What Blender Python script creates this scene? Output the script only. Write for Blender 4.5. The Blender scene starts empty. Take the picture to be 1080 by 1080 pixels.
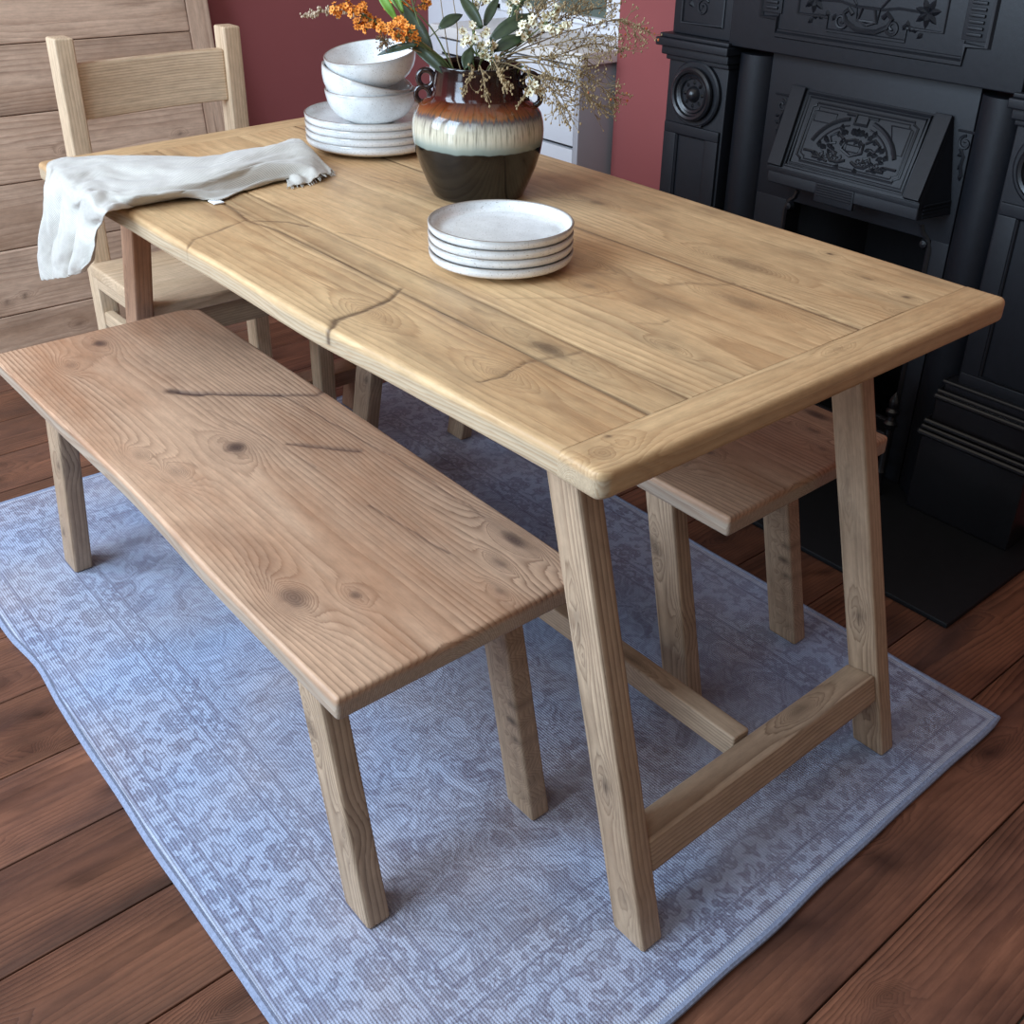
import bpy, math, random
import numpy as np
from mathutils import Vector, Matrix

SC = bpy.context.scene
COL = SC.collection
PI = math.pi

# ------------------------------------------------------------------ objects
def setp(o, label=None, cat=None, group=None, kind=None):
    if label: o['label'] = label
    if cat: o['category'] = cat
    if group: o['group'] = group
    if kind: o['kind'] = kind
    return o

def empty(name, loc, label, cat, group=None):
    o = bpy.data.objects.new(name, None)
    o.empty_display_size = 0.1
    o.location = loc
    COL.objects.link(o)
    return setp(o, label, cat, group)

def mesh_np(name, V, F, mats, parent=None, attrs=None, smooth=True, fmat=None, origin=None):
    """V (n,3) in world coordinates, F list of index tuples or (m,4) array. Local = world - origin."""
    V = np.asarray(V, float)
    if origin is None:
        origin = parent_origin(parent)
    me = bpy.data.meshes.new(name)
    Vl = V - np.array(origin)
    if isinstance(F, np.ndarray):
        m, k = F.shape
        me.vertices.add(len(Vl)); me.vertices.foreach_set('co', Vl.ravel())
        me.loops.add(m * k); me.loops.foreach_set('vertex_index', F.ravel().astype(np.int32))
        me.polygons.add(m)
        me.polygons.foreach_set('loop_start', (np.arange(m) * k).astype(np.int32))
        me.polygons.foreach_set('loop_total', np.full(m, k, np.int32))
        me.update(calc_edges=True)
    else:
        me.from_pydata([tuple(v) for v in Vl], [], [tuple(f) for f in F])
        me.update()
    if not isinstance(mats, (list, tuple)): mats = [mats]
    for m_ in mats: me.materials.append(m_)
    if fmat is not None:
        me.polygons.foreach_set('material_index', np.asarray(fmat, np.int32))
    if attrs:
        for n, a in attrs.items():
            a = np.asarray(a, float)
            if a.ndim == 2:
                t = me.attributes.new(n, 'FLOAT_VECTOR', 'POINT'); t.data.foreach_set('vector', a.ravel())
            else:
                t = me.attributes.new(n, 'FLOAT', 'POINT'); t.data.foreach_set('value', a.ravel())
    me.validate()
    me.polygons.foreach_set('use_smooth', np.full(len(me.polygons), bool(smooth)))
    o = bpy.data.objects.new(name, me)
    COL.objects.link(o)
    if parent is not None:
        o.parent = parent
    else:
        o.location = origin
    return o

def parent_origin(p):
    x = np.zeros(3)
    while p is not None:
        x = x + np.array(p.location); p = p.parent
    return x

def copy_tree(o, parent=None):
    c = o.copy(); COL.objects.link(c)
    if parent is not None: c.parent = parent
    for ch in list(o.children): copy_tree(ch, c)
    return c

class MB:
    def __init__(s): s.v = []; s.f = []; s.m = []
    def add(s, V, F, mi=0):
        b = len(s.v); s.v += [tuple(map(float, q)) for q in V]
        for f in F: s.f.append(tuple(i + b for i in f)); s.m.append(mi)
    def box(s, a, b, mi=0, bev=0.0):
        a = np.array(a, float); b = np.array(b, float)
        lo = np.minimum(a, b); hi = np.maximum(a, b)
        if bev <= 0:
            V = [(x, y, z) for z in (lo[2], hi[2]) for y in (lo[1], hi[1]) for x in (lo[0], hi[0])]
            s.add(V, [(0, 2, 3, 1), (4, 5, 7, 6), (0, 1, 5, 4), (2, 6, 7, 3), (0, 4, 6, 2), (1, 3, 7, 5)], mi)
        else:
            V, F = rbox(lo, hi, min(bev, 0.49 * (hi - lo).min()), 1, 1, 1)
            s.add(V, F.tolist(), mi)
    def tube(s, P, R, n=6, mi=0, caps=True, closed=False):
        P = [Vector(p) for p in P]; k = len(P)
        if not isinstance(R, (list, tuple)): R = [R] * k
        V = []; up = None
        for i in range(k):
            if closed: t = P[(i + 1) % k] - P[i - 1]
            else: t = P[min(i + 1, k - 1)] - P[max(i - 1, 0)]
            if t.length < 1e-9: t = Vector((0, 0, 1))
            t.normalize()
            if up is None: up = t.orthogonal().normalized()
            else:
                up = up - t * up.dot(t)
                up = up.normalized() if up.length > 1e-6 else t.orthogonal().normalized()
            w = t.cross(up)
            for j in range(n):
                a = 2 * PI * j / n
                V.append(P[i] + (up * math.cos(a) + w * math.sin(a)) * R[i])
        F = []
        for i in range(k if closed else k - 1):
            for j in range(n):
                i2 = (i + 1) % k
                F.append((i * n + j, i * n + (j + 1) % n, i2 * n + (j + 1) % n, i2 * n + j))
        if caps and not closed:
            F.append(tuple(range(n))[::-1]); F.append(tuple((k - 1) * n + j for j in range(n)))
        s.add(V, F, mi)
    def lathe(s, prof, c, n=64, mi=0, axis='z', close=False):
        V = []; F = []; k = len(prof)
        for (r, h) in prof:
            for j in range(n):
                a = 2 * PI * j / n
                if axis == 'z': V.append((c[0] + r * math.cos(a), c[1] + r * math.sin(a), c[2] + h))
                else: V.append((c[0] + r * math.cos(a), c[1] - h, c[2] + r * math.sin(a)))   # axis along -y
        for i in range(k if close else k - 1):
            i2 = (i + 1) % k
            for j in range(n):
                F.append((i * n + j, i * n + (j + 1) % n, i2 * n + (j + 1) % n, i2 * n + j))
        s.add(V, F, mi)
    def prism_y(s, pts, y0, y1, mi=0):
        """outline pts (x,z) extruded from y0 (front) to y1"""
        n = len(pts)
        V = [(x, y0, z) for x, z in pts] + [(x, y1, z) for x, z in pts]
        F = [tuple(range(n)), tuple(range(2 * n - 1, n - 1, -1))] + [(i, i + n, (i + 1) % n + n, (i + 1) % n) for i in range(n)]
        s.add(V, F, mi)
    def build(s, name, mats, parent=None, smooth=True, origin=None, fix=True, bevel=0, auto=35):
        o = mesh_np(name, s.v, s.f, mats, parent, None, smooth, s.m, origin)
        if fix:
            import bmesh
            bm = bmesh.new(); bm.from_mesh(o.data)
            bmesh.ops.remove_doubles(bm, verts=bm.verts, dist=1e-6)
            bmesh.ops.recalc_face_normals(bm, faces=bm.faces)
            bm.to_mesh(o.data); bm.free()
        if smooth and auto: o.data.set_sharp_from_angle(angle=math.radians(auto))
        if bevel:
            md = o.modifiers.new('edge_bevel', 'BEVEL'); md.width = bevel; md.segments = 2; md.limit_method = 'ANGLE'
            md.angle_limit = math.radians(40)
        return o

# ------------------------------------------------------------------ rounded lattice boxes
def axis_lines(lo, hi, r, n, k=3):
    e = np.array([0, .12, .3, .6, 1.0]) * r if k >= 3 else np.array([0, .35, 1.0]) * r
    mid = np.linspace(lo + r, hi - r, n + 1)[1:-1]
    return np.concatenate([lo + e, mid, (hi - e)[::-1]])

def lattice(xs, ys, zs):
    """surface of a lattice box: unique verts + quads"""
    nx, ny, nz = len(xs), len(ys), len(zs)
    idx = -np.ones((nx, ny, nz), np.int64)
    I, J, K = np.meshgrid(np.arange(nx), np.arange(ny), np.arange(nz), indexing='ij')
    surf = (I == 0) | (I == nx - 1) | (J == 0) | (J == ny - 1) | (K == 0) | (K == nz - 1)
    idx[surf] = np.arange(surf.sum())
    V = np.stack([xs[I[surf]], ys[J[surf]], zs[K[surf]]], 1)
    Fs = []
    def q(a, flip):
        f = np.stack([a[:-1, :-1], a[1:, :-1], a[1:, 1:], a[:-1, 1:]], -1).reshape(-1, 4)
        Fs.append(f[:, ::-1] if flip else f)
    q(idx[:, :, -1], False); q(idx[:, :, 0], True)
    q(idx[:, 0, :], False); q(idx[:, -1, :], True)
    q(idx[0, :, :], True); q(idx[-1, :, :], False)
    return V, np.concatenate(Fs)

def rbox(lo, hi, r, nx, ny, nz):
    lo = np.array(lo, float); hi = np.array(hi, float)
    L = [axis_lines(lo[i], hi[i], r, max(n, 1)) for i, n in enumerate((nx, ny, nz))]
    V, F = lattice(*L)
    q = np.clip(V, lo + r, hi - r); d = V - q
    n = np.linalg.norm(d, axis=1); m = np.linalg.norm(np.where(np.abs(d) > 0, 1, 0), axis=1)
    ok = n > 1e-12
    mx = np.abs(d).max(1)
    V2 = V.copy(); V2[ok] = q[ok] + d[ok] / n[ok, None] * mx[ok, None]
    return V2, F

# ------------------------------------------------------------------ value noise
class VN:
    def __init__(s, seed):
        s.t = np.random.RandomState(seed).rand(256, 256)
    def __call__(s, x, y, oct=1):
        out = 0; amp = 1; tot = 0
        for o in range(oct):
            xi = np.floor(x).astype(int); yi = np.floor(y).astype(int); fx = x - xi; fy = y - yi
            fx = fx * fx * (3 - 2 * fx); fy = fy * fy * (3 - 2 * fy)
            g = lambda a, b: s.t[(a) & 255, (b) & 255]
            v = (g(xi, yi) * (1 - fx) + g(xi + 1, yi) * fx) * (1 - fy) + (g(xi, yi + 1) * (1 - fx) + g(xi + 1, yi + 1) * fx) * fy
            out = out + amp * v; tot += amp; amp *= .5; x = x * 2 + 17; y = y * 2 + 31
        return out / tot

def seg_dist(x, y, pts):
    d = np.full(x.shape, 9.0); tt = np.zeros(x.shape)
    n = len(pts) - 1
    for i in range(n):
        ax, ay = pts[i]; bx, by = pts[i + 1]
        dx, dy = bx - ax, by - ay; L2 = dx * dx + dy * dy + 1e-12
        t = np.clip(((x - ax) * dx + (y - ay) * dy) / L2, 0, 1)
        e = np.hypot(x - ax - t * dx, y - ay - t * dy)
        m = e < d; d = np.where(m, e, d); tt = np.where(m, (i + t) / n, tt)
    return d, tt

def wood_attrs(along, across, thick, seed, freq=190, c0=0.0, depth=.05, knots=(), warp=.012, tint=1.0):
    """ring coordinate + fibre coordinate for a board; knots (a, b, ra, rb, strength)"""
    n1 = VN(seed); n2 = VN(seed + 5)
    y = across - c0 + warp * 2 * (n1(along * 2.2 + seed, across * 9 + 3, 2) - .5)
    r = np.sqrt(y * y + (thick + depth) ** 2)
    ring = r * freq + 0.8 * (n2(along * 4, across * 12, 2) - .5)
    stain = np.zeros_like(along)
    for (ka, kb, ra, rb, st) in knots:
        d = np.hypot((along - ka) / ra, (across - kb) / rb)
        side = np.sign(across - kb) + 1e-9
        push = np.exp(-(d / 2.6) ** 2)
        ring = ring - push * 6 * np.exp(-np.abs(across - kb) / (rb * 2.2)) * 1.0
        w = np.exp(-(d / 1.35) ** 4)
        ring = ring * (1 - w) + w * (d * 4.2)
        ang = n2(along * 90, across * 90, 2)
        stain = np.maximum(stain, st * np.exp(-(d / (.75 + .5 * ang)) ** 3))
        stain = np.maximum(stain, .28 * st * np.exp(-(d / 2.4) ** 2))
    gc = np.stack([along + seed * 1.37, across + seed * .53, thick + seed * .71], 1)
    return dict(ring=ring, gc=gc, stain=stain, tint=np.full_like(along, tint))

# ------------------------------------------------------------------ materials
def mat(name):
    m = bpy.data.materials.new(name); m.use_nodes = True
    nt = m.node_tree; nt.nodes.clear()
    out = nt.nodes.new('ShaderNodeOutputMaterial'); bs = nt.nodes.new('ShaderNodeBsdfPrincipled')
    nt.links.new(bs.outputs[0], out.inputs[0])
    return m, nt, bs

class G:
    """tiny node-graph helper"""
    def __init__(s, nt): s.nt = nt
    def n(s, t, **k):
        x = s.nt.nodes.new(t)
        for a, b in k.items(): setattr(x, a, b)
        return x
    def l(s, a, b): s.nt.links.new(a, b)
    def put(s, inp, v):
        if isinstance(v, bpy.types.NodeSocket): s.l(v, inp)
        else: inp.default_value = v
    def math(s, op, a, b=0.0, c=0.0, clamp=False):
        x = s.n('ShaderNodeMath', operation=op, use_clamp=clamp)
        s.put(x.inputs[0], a); s.put(x.inputs[1], b); s.put(x.inputs[2], c); return x.outputs[0]
    def mix(s, f, a, b, mode='MIX'):
        x = s.n('ShaderNodeMix', data_type='RGBA', blend_type=mode)
        s.put(x.inputs[0], f)
        for i, v in ((6, a), (7, b)):
            if isinstance(v, (tuple, list)) and len(v) == 3: v = (*v, 1)
            s.put(x.inputs[i], v)
        return x.outputs[2]
    def attr(s, n, out='Fac'):
        return s.n('ShaderNodeAttribute', attribute_name=n).outputs[out]
    def vmul(s, v, k):
        x = s.n('ShaderNodeVectorMath', operation='MULTIPLY'); s.put(x.inputs[0], v); x.inputs[1].default_value = k; return x.outputs[0]
    def noise(s, v, scale, det=3, rough=.55, dist=0.0, out=0):
        x = s.n('ShaderNodeTexNoise'); 
        if v is not None: s.l(v, x.inputs['Vector'])
        x.inputs['Scale'].default_value = scale; x.inputs['Detail'].default_value = det
        x.inputs['Roughness'].default_value = rough; x.inputs['Distortion'].default_value = dist
        return x.outputs[out]
    def ramp(s, f, stops, interp='LINEAR'):
        x = s.n('ShaderNodeValToRGB'); s.put(x.inputs[0], f); cr = x.color_ramp; cr.interpolation = interp
        while len(cr.elements) < len(stops): cr.elements.new(.5)
        for e, (p, c) in zip(cr.elements, stops):
            e.position = p; e.color = (c, c, c, 1) if isinstance(c, (int, float)) else (*c[:3], 1)
        return x.outputs[0]
    def bump(s, h, strength, dist, bs, nrm=None):
        x = s.n('ShaderNodeBump'); x.inputs['Strength'].default_value = strength; x.inputs['Distance'].default_value = dist
        s.l(h, x.inputs['Height']); s.l(x.outputs[0], bs.inputs['Normal'])

def srgb(r, g, b):
    f = lambda c: ((c / 255 + .055) / 1.055) ** 2.4 if c > 10 else c / 255 / 12.92
    return (f(r), f(g), f(b))

def wood(name, light, dark, stainc, sidec, contrast=.6, rough=.55, sidemix=.5, blotch=None, bl=.5):
    m, nt, bs = mat(name); g = G(nt)
    gc = g.attr('gc', 'Vector')
    fib = g.noise(g.vmul(gc, (9, 260, 260)), 1.0, 3, .6)
    ring = g.math('ADD', g.attr('ring'), g.math('MULTIPLY', g.math('SUBTRACT', fib, .5), .55))
    fr = g.math('FRACT', ring)
    late = g.ramp(fr, [(0, .0), (.30, .05), (.68, .5), (.88, 1.0), (1.0, .0)])
    amp = g.ramp(g.noise(g.vmul(gc, (1.6, 7, 7)), 1.0, 2), [(.3, .25), (.68, 1.0)])
    k = g.math('MULTIPLY', g.math('MULTIPLY', late, contrast), amp)
    col = g.mix(k, light, dark)
    st = g.ramp(fib, [(.25, .80), (.55, 1.0), (.8, 1.12)])
    col = g.mix(1.0, col, st, 'MULTIPLY')
    bn = g.ramp(g.noise(g.vmul(gc, (2.2, 8, 8)), 1.0, 4, .6), [(.42, 0.0), (.72, 1.0)])
    col = g.mix(g.math('MULTIPLY', bn, bl), col, blotch or dark)
    fine = g.ramp(g.noise(g.vmul(gc, (30, 90, 90)), 1.0, 4, .7), [(.3, .86), (.6, 1.05)])
    col = g.mix(1.0, col, fine, 'MULTIPLY')
    late2 = g.ramp(g.math('FRACT', g.math('MULTIPLY', ring, 2.6)), [(0, .0), (.35, .1), (.8, 1.0), (1.0, .0)])
    sd = g.mix(g.math('MULTIPLY', late2, .62), sidec, g.mix(.75, sidec, dark))
    sd = g.mix(1.0, sd, st, 'MULTIPLY')
    col = g.mix(g.math('MULTIPLY', g.attr('side'), sidemix), col, sd)
    col = g.mix(g.math('MULTIPLY', g.attr('stain'), 1.0, clamp=True), col, stainc)
    t = g.attr('tint'); tc = g.n('ShaderNodeCombineColor')
    for i in range(3): g.l(t, tc.inputs[i])
    col = g.mix(1.0, col, tc.outputs[0], 'MULTIPLY')
    g.l(col, bs.inputs['Base Color'])
    bs.inputs['Roughness'].default_value = rough
    bs.inputs['Specular IOR Level'].default_value = .35
    h = g.math('SUBTRACT', g.math('MULTIPLY', fib, .5), g.math('MULTIPLY', late, .5))
    g.bump(h, .25, .0015, bs)
    return m

def plain(name, col, rough=.5, spec=.5, metal=0.0, nscale=30, namp=.12, bump=0.0, coat=0.0):
    m, nt, bs = mat(name); g = G(nt)
    tc = g.n('ShaderNodeTexCoord').outputs['Object']
    nz = g.noise(tc, nscale, 4, .6)
    r = g.ramp(nz, [(.25, 1 - namp), (.75, 1 + namp)])
    g.l(g.mix(1.0, col, r, 'MULTIPLY'), bs.inputs['Base Color'])
    bs.inputs['Roughness'].default_value = rough; bs.inputs['Specular IOR Level'].default_value = spec
    bs.inputs['Metallic'].default_value = metal; bs.inputs['Coat Weight'].default_value = coat
    if bump: g.bump(nz, bump, .002, bs)
    return m

M = {}
M['top'] = wood('pine_table_top', srgb(216, 180, 134), srgb(146, 104, 68), srgb(62, 42, 32), srgb(192, 172, 144), .55, .5, .9, srgb(172, 128, 86), .75)
M['bench'] = wood('pine_bench', srgb(198, 160, 130), srgb(114, 78, 56), srgb(52, 36, 38), srgb(176, 160, 142), .85, .5, .85, srgb(160, 112, 80), .8)
M['leg'] = wood('pine_leg', srgb(190, 162, 134), srgb(110, 82, 60), srgb(62, 46, 38), srgb(190, 170, 145), .75, .6, 0.0, srgb(150, 118, 92), .5)
M['warmleg'] = wood('pine_brown_leg', srgb(178, 138, 110), srgb(120, 86, 64), srgb(62, 46, 38), srgb(170, 140, 120), .5, .6, 0.0, srgb(150, 108, 82), .5)
M['chair'] = wood('pine_chair', srgb(212, 184, 152), srgb(142, 108, 76), srgb(80, 58, 42), srgb(222, 208, 186), .6, .6, .5, srgb(180, 146, 108), .4)
M['panel'] = wood('pine_panel', srgb(206, 172, 146), srgb(134, 98, 76), srgb(70, 50, 40), srgb(186, 158, 126), .7, .6, .3, srgb(158, 122, 96), .8)
M['floor'] = wood('old_floorboards', srgb(134, 88, 66), srgb(66, 40, 30), srgb(20, 14, 13), srgb(52, 33, 25), .85, .28, .8, srgb(78, 54, 46), 1.0)
M['iron'] = plain('black_cast_iron', (.0068, .0076, .0108), .5, .4, 0, 90, .2, .12)
M['irondark'] = plain('sooty_black_iron', (.006, .006, .007), .75, .25, 0, 60, .25, .1)
M['irongloss'] = plain('glossy_black_iron', (.010, .010, .012), .3, .5, 0, 90, .2, .05)
M['slate'] = plain('black_slate_hearth', (.0065, .007, .0085), .62, .3, 0, 40, .2, .05)
M['red'] = plain('brick_red_wall_paint', srgb(146, 78, 76), .75, .25, 0, 3, .05)
M['white'] = plain('white_wall_paint', srgb(226, 226, 230), .7, .3, 0, 3, .03)
M['frame'] = plain('white_window_frame', srgb(236, 236, 238), .45, .4, 0, 5, .03)
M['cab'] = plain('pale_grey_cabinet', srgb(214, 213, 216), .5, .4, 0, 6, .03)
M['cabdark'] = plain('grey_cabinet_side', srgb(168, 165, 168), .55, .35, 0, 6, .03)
M['worktop'] = plain('pale_worktop', srgb(226, 220, 214), .35, .5, 0, 60, .04)
M['shadowgap'] = plain('dark_gap', (.03, .03, .033), .8, .2)
M['stem_green'] = plain('green_stem', srgb(94, 104, 62), .6, .3, 0, 60, .2)
M['stem_brown'] = plain('brown_twig', srgb(134, 114, 84), .7, .25, 0, 60, .3)
M['bud'] = plain('dry_bud', srgb(158, 136, 102), .7, .25, 0, 200, .35)
M['budrust'] = plain('rust_bud', srgb(178, 98, 52), .7, .25, 0, 200, .3)
M['orange'] = plain('orange_petal', srgb(236, 146, 60), .55, .3, 0, 250, .28)
M['orangedark'] = plain('dark_orange_centre', srgb(140, 62, 22), .6, .3, 0, 250, .2)
M['cream'] = plain('cream_petal', srgb(236, 228, 200), .55, .3, 0, 250, .12)
M['creamc'] = plain('ochre_centre', srgb(150, 118, 58), .6, .3, 0, 250, .2)
M['seed'] = plain('brown_seed', srgb(104, 74, 56), .8, .2, 0, 300, .35)
M['pale'] = plain('pale_grass_seed', srgb(186, 164, 140), .7, .25, 0, 300, .25)
M['tag'] = plain('white_tag', srgb(236, 236, 236), .7, .2)

def leaf_mat(name, c1, c2):
    m, nt, bs = mat(name); g = G(nt)
    tc = g.n('ShaderNodeTexCoord').outputs['Object']
    nz = g.ramp(g.noise(tc, 60, 3), [(.3, 0.0), (.7, 1.0)])
    g.l(g.mix(nz, c1, c2), bs.inputs['Base Color']); bs.inputs['Roughness'].default_value = .42
    bs.inputs['Subsurface Weight'].default_value = 0.0
    return m
M['leaf'] = leaf_mat('dark_green_leaf', srgb(34, 46, 32), srgb(56, 70, 44))
M['leaf_bright'] = leaf_mat('fresh_green_leaf', srgb(96, 140, 52), srgb(122, 164, 72))

def ceramic():
    m, nt, bs = mat('speckled_white_glaze'); g = G(nt)
    tc = g.n('ShaderNodeTexCoord').outputs['Object']
    sp = g.ramp(g.noise(tc, 420, 2, .6), [(.30, 0.0), (.38, 1.0)])
    cloud = g.ramp(g.noise(tc, 26, 4, .65), [(.3, .0), (.75, 1.0)])
    col = g.mix(cloud, srgb(214, 214, 212), srgb(240, 240, 238))
    col = g.mix(g.math('SUBTRACT', 1.0, sp), col, srgb(168, 160, 150))
    rim = g.attr('rim')
    col = g.mix(g.math('MULTIPLY', rim, .92), col, srgb(120, 104, 88))
    g.l(col, bs.inputs['Base Color']); bs.inputs['Roughness'].default_value = .22
    bs.inputs['Coat Weight'].default_value = .3; bs.inputs['Coat Roughness'].default_value = .1
    return m
M['ceramic'] = ceramic()

def vase_mat():
    m, nt, bs = mat('drip_glaze_pottery'); g = G(nt)
    tc = g.n('ShaderNodeTexCoord').outputs['Object']
    sx = g.n('ShaderNodeSeparateXYZ'); g.l(tc, sx.inputs[0])
    z = sx.outputs[2]
    ang = g.math('ARCTAN2', sx.outputs[1], sx.outputs[0])
    cb = g.n('ShaderNodeCombineXYZ'); g.l(g.math('MULTIPLY', ang, 24.0), cb.inputs[0]); g.l(g.math('MULTIPLY', z, 10.0), cb.inputs[1])
    drip = g.noise(cb.outputs[0], 1.0, 4, .7)
    cb2 = g.n('ShaderNodeCombineXYZ'); g.l(g.math('MULTIPLY', ang, 2.4), cb2.inputs[0])
    sc = g.noise(cb2.outputs[0], 1.0, 2)
    scal = g.math('ADD', z, g.math('MULTIPLY', g.math('SUBTRACT', sc, .5), .010))
    zz = g.math('ADD', z, g.math('MULTIPLY', g.math('SUBTRACT', drip, .5), .030))
    # glaze bands from the drip edge upward
    upper = g.ramp(g.math('MULTIPLY', zz, 4.0), [(.50, srgb(206, 196, 172)), (.545, srgb(178, 168, 150)), (.575, srgb(92, 84, 84)), (.598, srgb(136, 86, 50)), (.635, srgb(116, 58, 28)), (.672, srgb(62, 22, 15)), (.76, srgb(46, 16, 13)), (.86, srgb(28, 15, 14))])
    streak = g.ramp(drip, [(.38, .42), (.5, .95), (.7, 1.08)])
    upper = g.mix(1.0, upper, streak, 'MULTIPLY')
    low = g.ramp(g.math('MULTIPLY', scal, 4.0), [(.365, srgb(9, 9, 10)), (.372, srgb(120, 130, 122)), (.41, srgb(150, 156, 144)), (.47, srgb(190, 184, 164))])
    f = g.ramp(g.math('MULTIPLY', scal, 4.0), [(.40, 0.0), (.47, 1.0)])
    col = g.mix(f, low, upper)
    g.l(col, bs.inputs['Base Color']); bs.inputs['Roughness'].default_value = .12
    bs.inputs['Coat Weight'].default_value = .12; bs.inputs['Coat Roughness'].default_value = .04
    return m
M['vase'] = vase_mat()
M['vasedark'] = plain('dark_maroon_glaze', srgb(34, 17, 16), .15, .5, 0, 40, .2, 0, .5)

def cloth_mat():
    m, nt, bs = mat('woven_linen'); g = G(nt)
    uv = g.attr('wv', 'Vector')
    w1 = g.n('ShaderNodeTexWave', wave_type='BANDS', bands_direction='DIAGONAL'); g.l(uv, w1.inputs['Vector']); w1.inputs['Scale'].default_value = 150
    w1.inputs['Distortion'].default_value = 1.0
    nz = g.noise(uv, 60, 4, .6)
    c = g.mix(g.ramp(w1.outputs[1], [(.1, 0.0), (.9, 1.0)]), srgb(180, 173, 162), srgb(208, 202, 192))
    c = g.mix(1.0, c, g.ramp(nz, [(.3, .9), (.7, 1.05)]), 'MULTIPLY')
    g.l(c, bs.inputs['Base Color']); bs.inputs['Roughness'].default_value = .9; bs.inputs['Specular IOR Level'].default_value = .1
    bs.inputs['Sheen Weight'].default_value = .2
    g.bump(w1.outputs[1], .35, .001, bs)
    return m
M['cloth'] = cloth_mat()

def rug_mat():
    m, nt, bs = mat('faded_oriental_rug'); g = G(nt)
    tc = g.n('ShaderNodeTexCoord').outputs['Object']
    wob = g.noise(tc, 5.0, 2, .5, 0, 1)
    off = g.n('ShaderNodeVectorMath', operation='SCALE'); g.l(wob, off.inputs[0]); off.inputs['Scale'].default_value = .012
    vv = g.n('ShaderNodeVectorMath', operation='ADD'); g.l(tc, vv.inputs[0]); g.l(off.outputs[0], vv.inputs[1])
    sx = g.n('ShaderNodeSeparateXYZ'); g.l(vv.outputs[0], sx.inputs[0])
    ax = g.math('ABSOLUTE', g.math('SUBTRACT', sx.outputs[0], .027)); ay = g.math('ABSOLUTE', g.math('ADD', sx.outputs[1], .113))
    dx = g.math('SUBTRACT', .884, ax); dy = g.math('SUBTRACT', .609, ay)
    d = g.math('MINIMUM', dx, dy)
    mir = g.n('ShaderNodeCombineXYZ'); g.l(ax, mir.inputs[0]); g.l(ay, mir.inputs[1])
    mv = mir.outputs[0]
    # running repeat along the border: fold coordinates in a 12 cm repeat
    fx = g.math('PINGPONG', ax, .06); fy = g.math('PINGPONG', ay, .06)
    bc = g.n('ShaderNodeCombineXYZ'); g.l(fx, bc.inputs[0]); g.l(fy, bc.inputs[1]); g.l(g.math('MULTIPLY', d, .6), bc.inputs[2])
    orn_b = g.ramp(g.noise(bc.outputs[0], 42, 2, .5, .6), [(.44, 0.0), (.50, .95), (.56, 1.0), (.62, .15)])
    orn_f = g.ramp(g.noise(mv, 17, 3, .6, 1.2), [(.38, 0.0), (.46, 1.0), (.53, .15), (.60, 1.1)])
    orn_s = g.ramp(g.noise(bc.outputs[0], 75, 2, .5, .3), [(.46, 0.0), (.53, 1.0)])
    isb = g.ramp(g.math('MULTIPLY', d, 4.0), [(0, 0), (.20, 0.0), (.201, 1.0), (.64, 1.0), (.641, 0.0)], 'CONSTANT')
    isn = g.ramp(g.math('MULTIPLY', d, 4.0), [(0, 0), (.06, 1.0), (.18, 0.0), (.66, 1.0), (.80, 0.0)], 'CONSTANT')
    line = g.ramp(g.math('MULTIPLY', d, 4.0), [(0, 0.0), (.045, 1.0), (.062, 0.0), (.175, 1.0), (.195, 0.0), (.635, 1.0), (.652, 0.0), (.795, 1.0), (.812, 0.0)], 'CONSTANT')
    pat = g.mix(isb, orn_f, orn_b); pat = g.mix(isn, pat, orn_s)
    wear = g.ramp(g.noise(tc, 3.2, 4, .6), [(.3, .45), (.7, 1.0)])
    spk = g.noise(tc, 110, 3, .7)
    pf = g.math('MULTIPLY', g.math('MULTIPLY', pat, wear), g.ramp(spk, [(.3, .35), (.62, 1.0)]))
    hue = g.ramp(g.noise(tc, 2.4, 3), [(.35, 0.0), (.65, 1.0)])
    darkc = g.mix(hue, srgb(108, 108, 130), srgb(124, 112, 118))
    lightc = g.mix(hue, srgb(160, 172, 198), srgb(172, 168, 178))
    col = g.mix(pf, lightc, darkc)
    col = g.mix(g.math('MULTIPLY', line, .45), col, srgb(110, 106, 124))
    edge = g.ramp(g.math('MULTIPLY', d, 4.0), [(0, 1.0), (.03, 1.0), (.05, 0.0)])
    col = g.mix(g.math('MULTIPLY', edge, .5), col, srgb(196, 200, 212))
    rib = g.n('ShaderNodeTexWave', wave_type='BANDS', bands_direction='Y'); g.l(tc, rib.inputs['Vector']); rib.inputs['Scale'].default_value = 70; rib.inputs['Distortion'].default_value = .6
    rib2 = g.n('ShaderNodeTexWave', wave_type='BANDS', bands_direction='X'); g.l(tc, rib2.inputs['Vector']); rib2.inputs['Scale'].default_value = 80; rib2.inputs['Distortion'].default_value = .6
    wv = g.math('MULTIPLY', rib.outputs[1], g.math('ADD', g.math('MULTIPLY', rib2.outputs[1], .5), .5))
    col = g.mix(1.0, col, g.ramp(wv, [(0, .94), (.6, 1.03)]), 'MULTIPLY')
    col = g.mix(1.0, col, g.ramp(spk, [(.3, .88), (.7, 1.08)]), 'MULTIPLY')
    g.l(col, bs.inputs['Base Color']); bs.inputs['Roughness'].default_value = .95; bs.inputs['Specular IOR Level'].default_value = .05
    g.bump(wv, .5, .002, bs)
    return m
M['rug'] = rug_mat()

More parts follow.
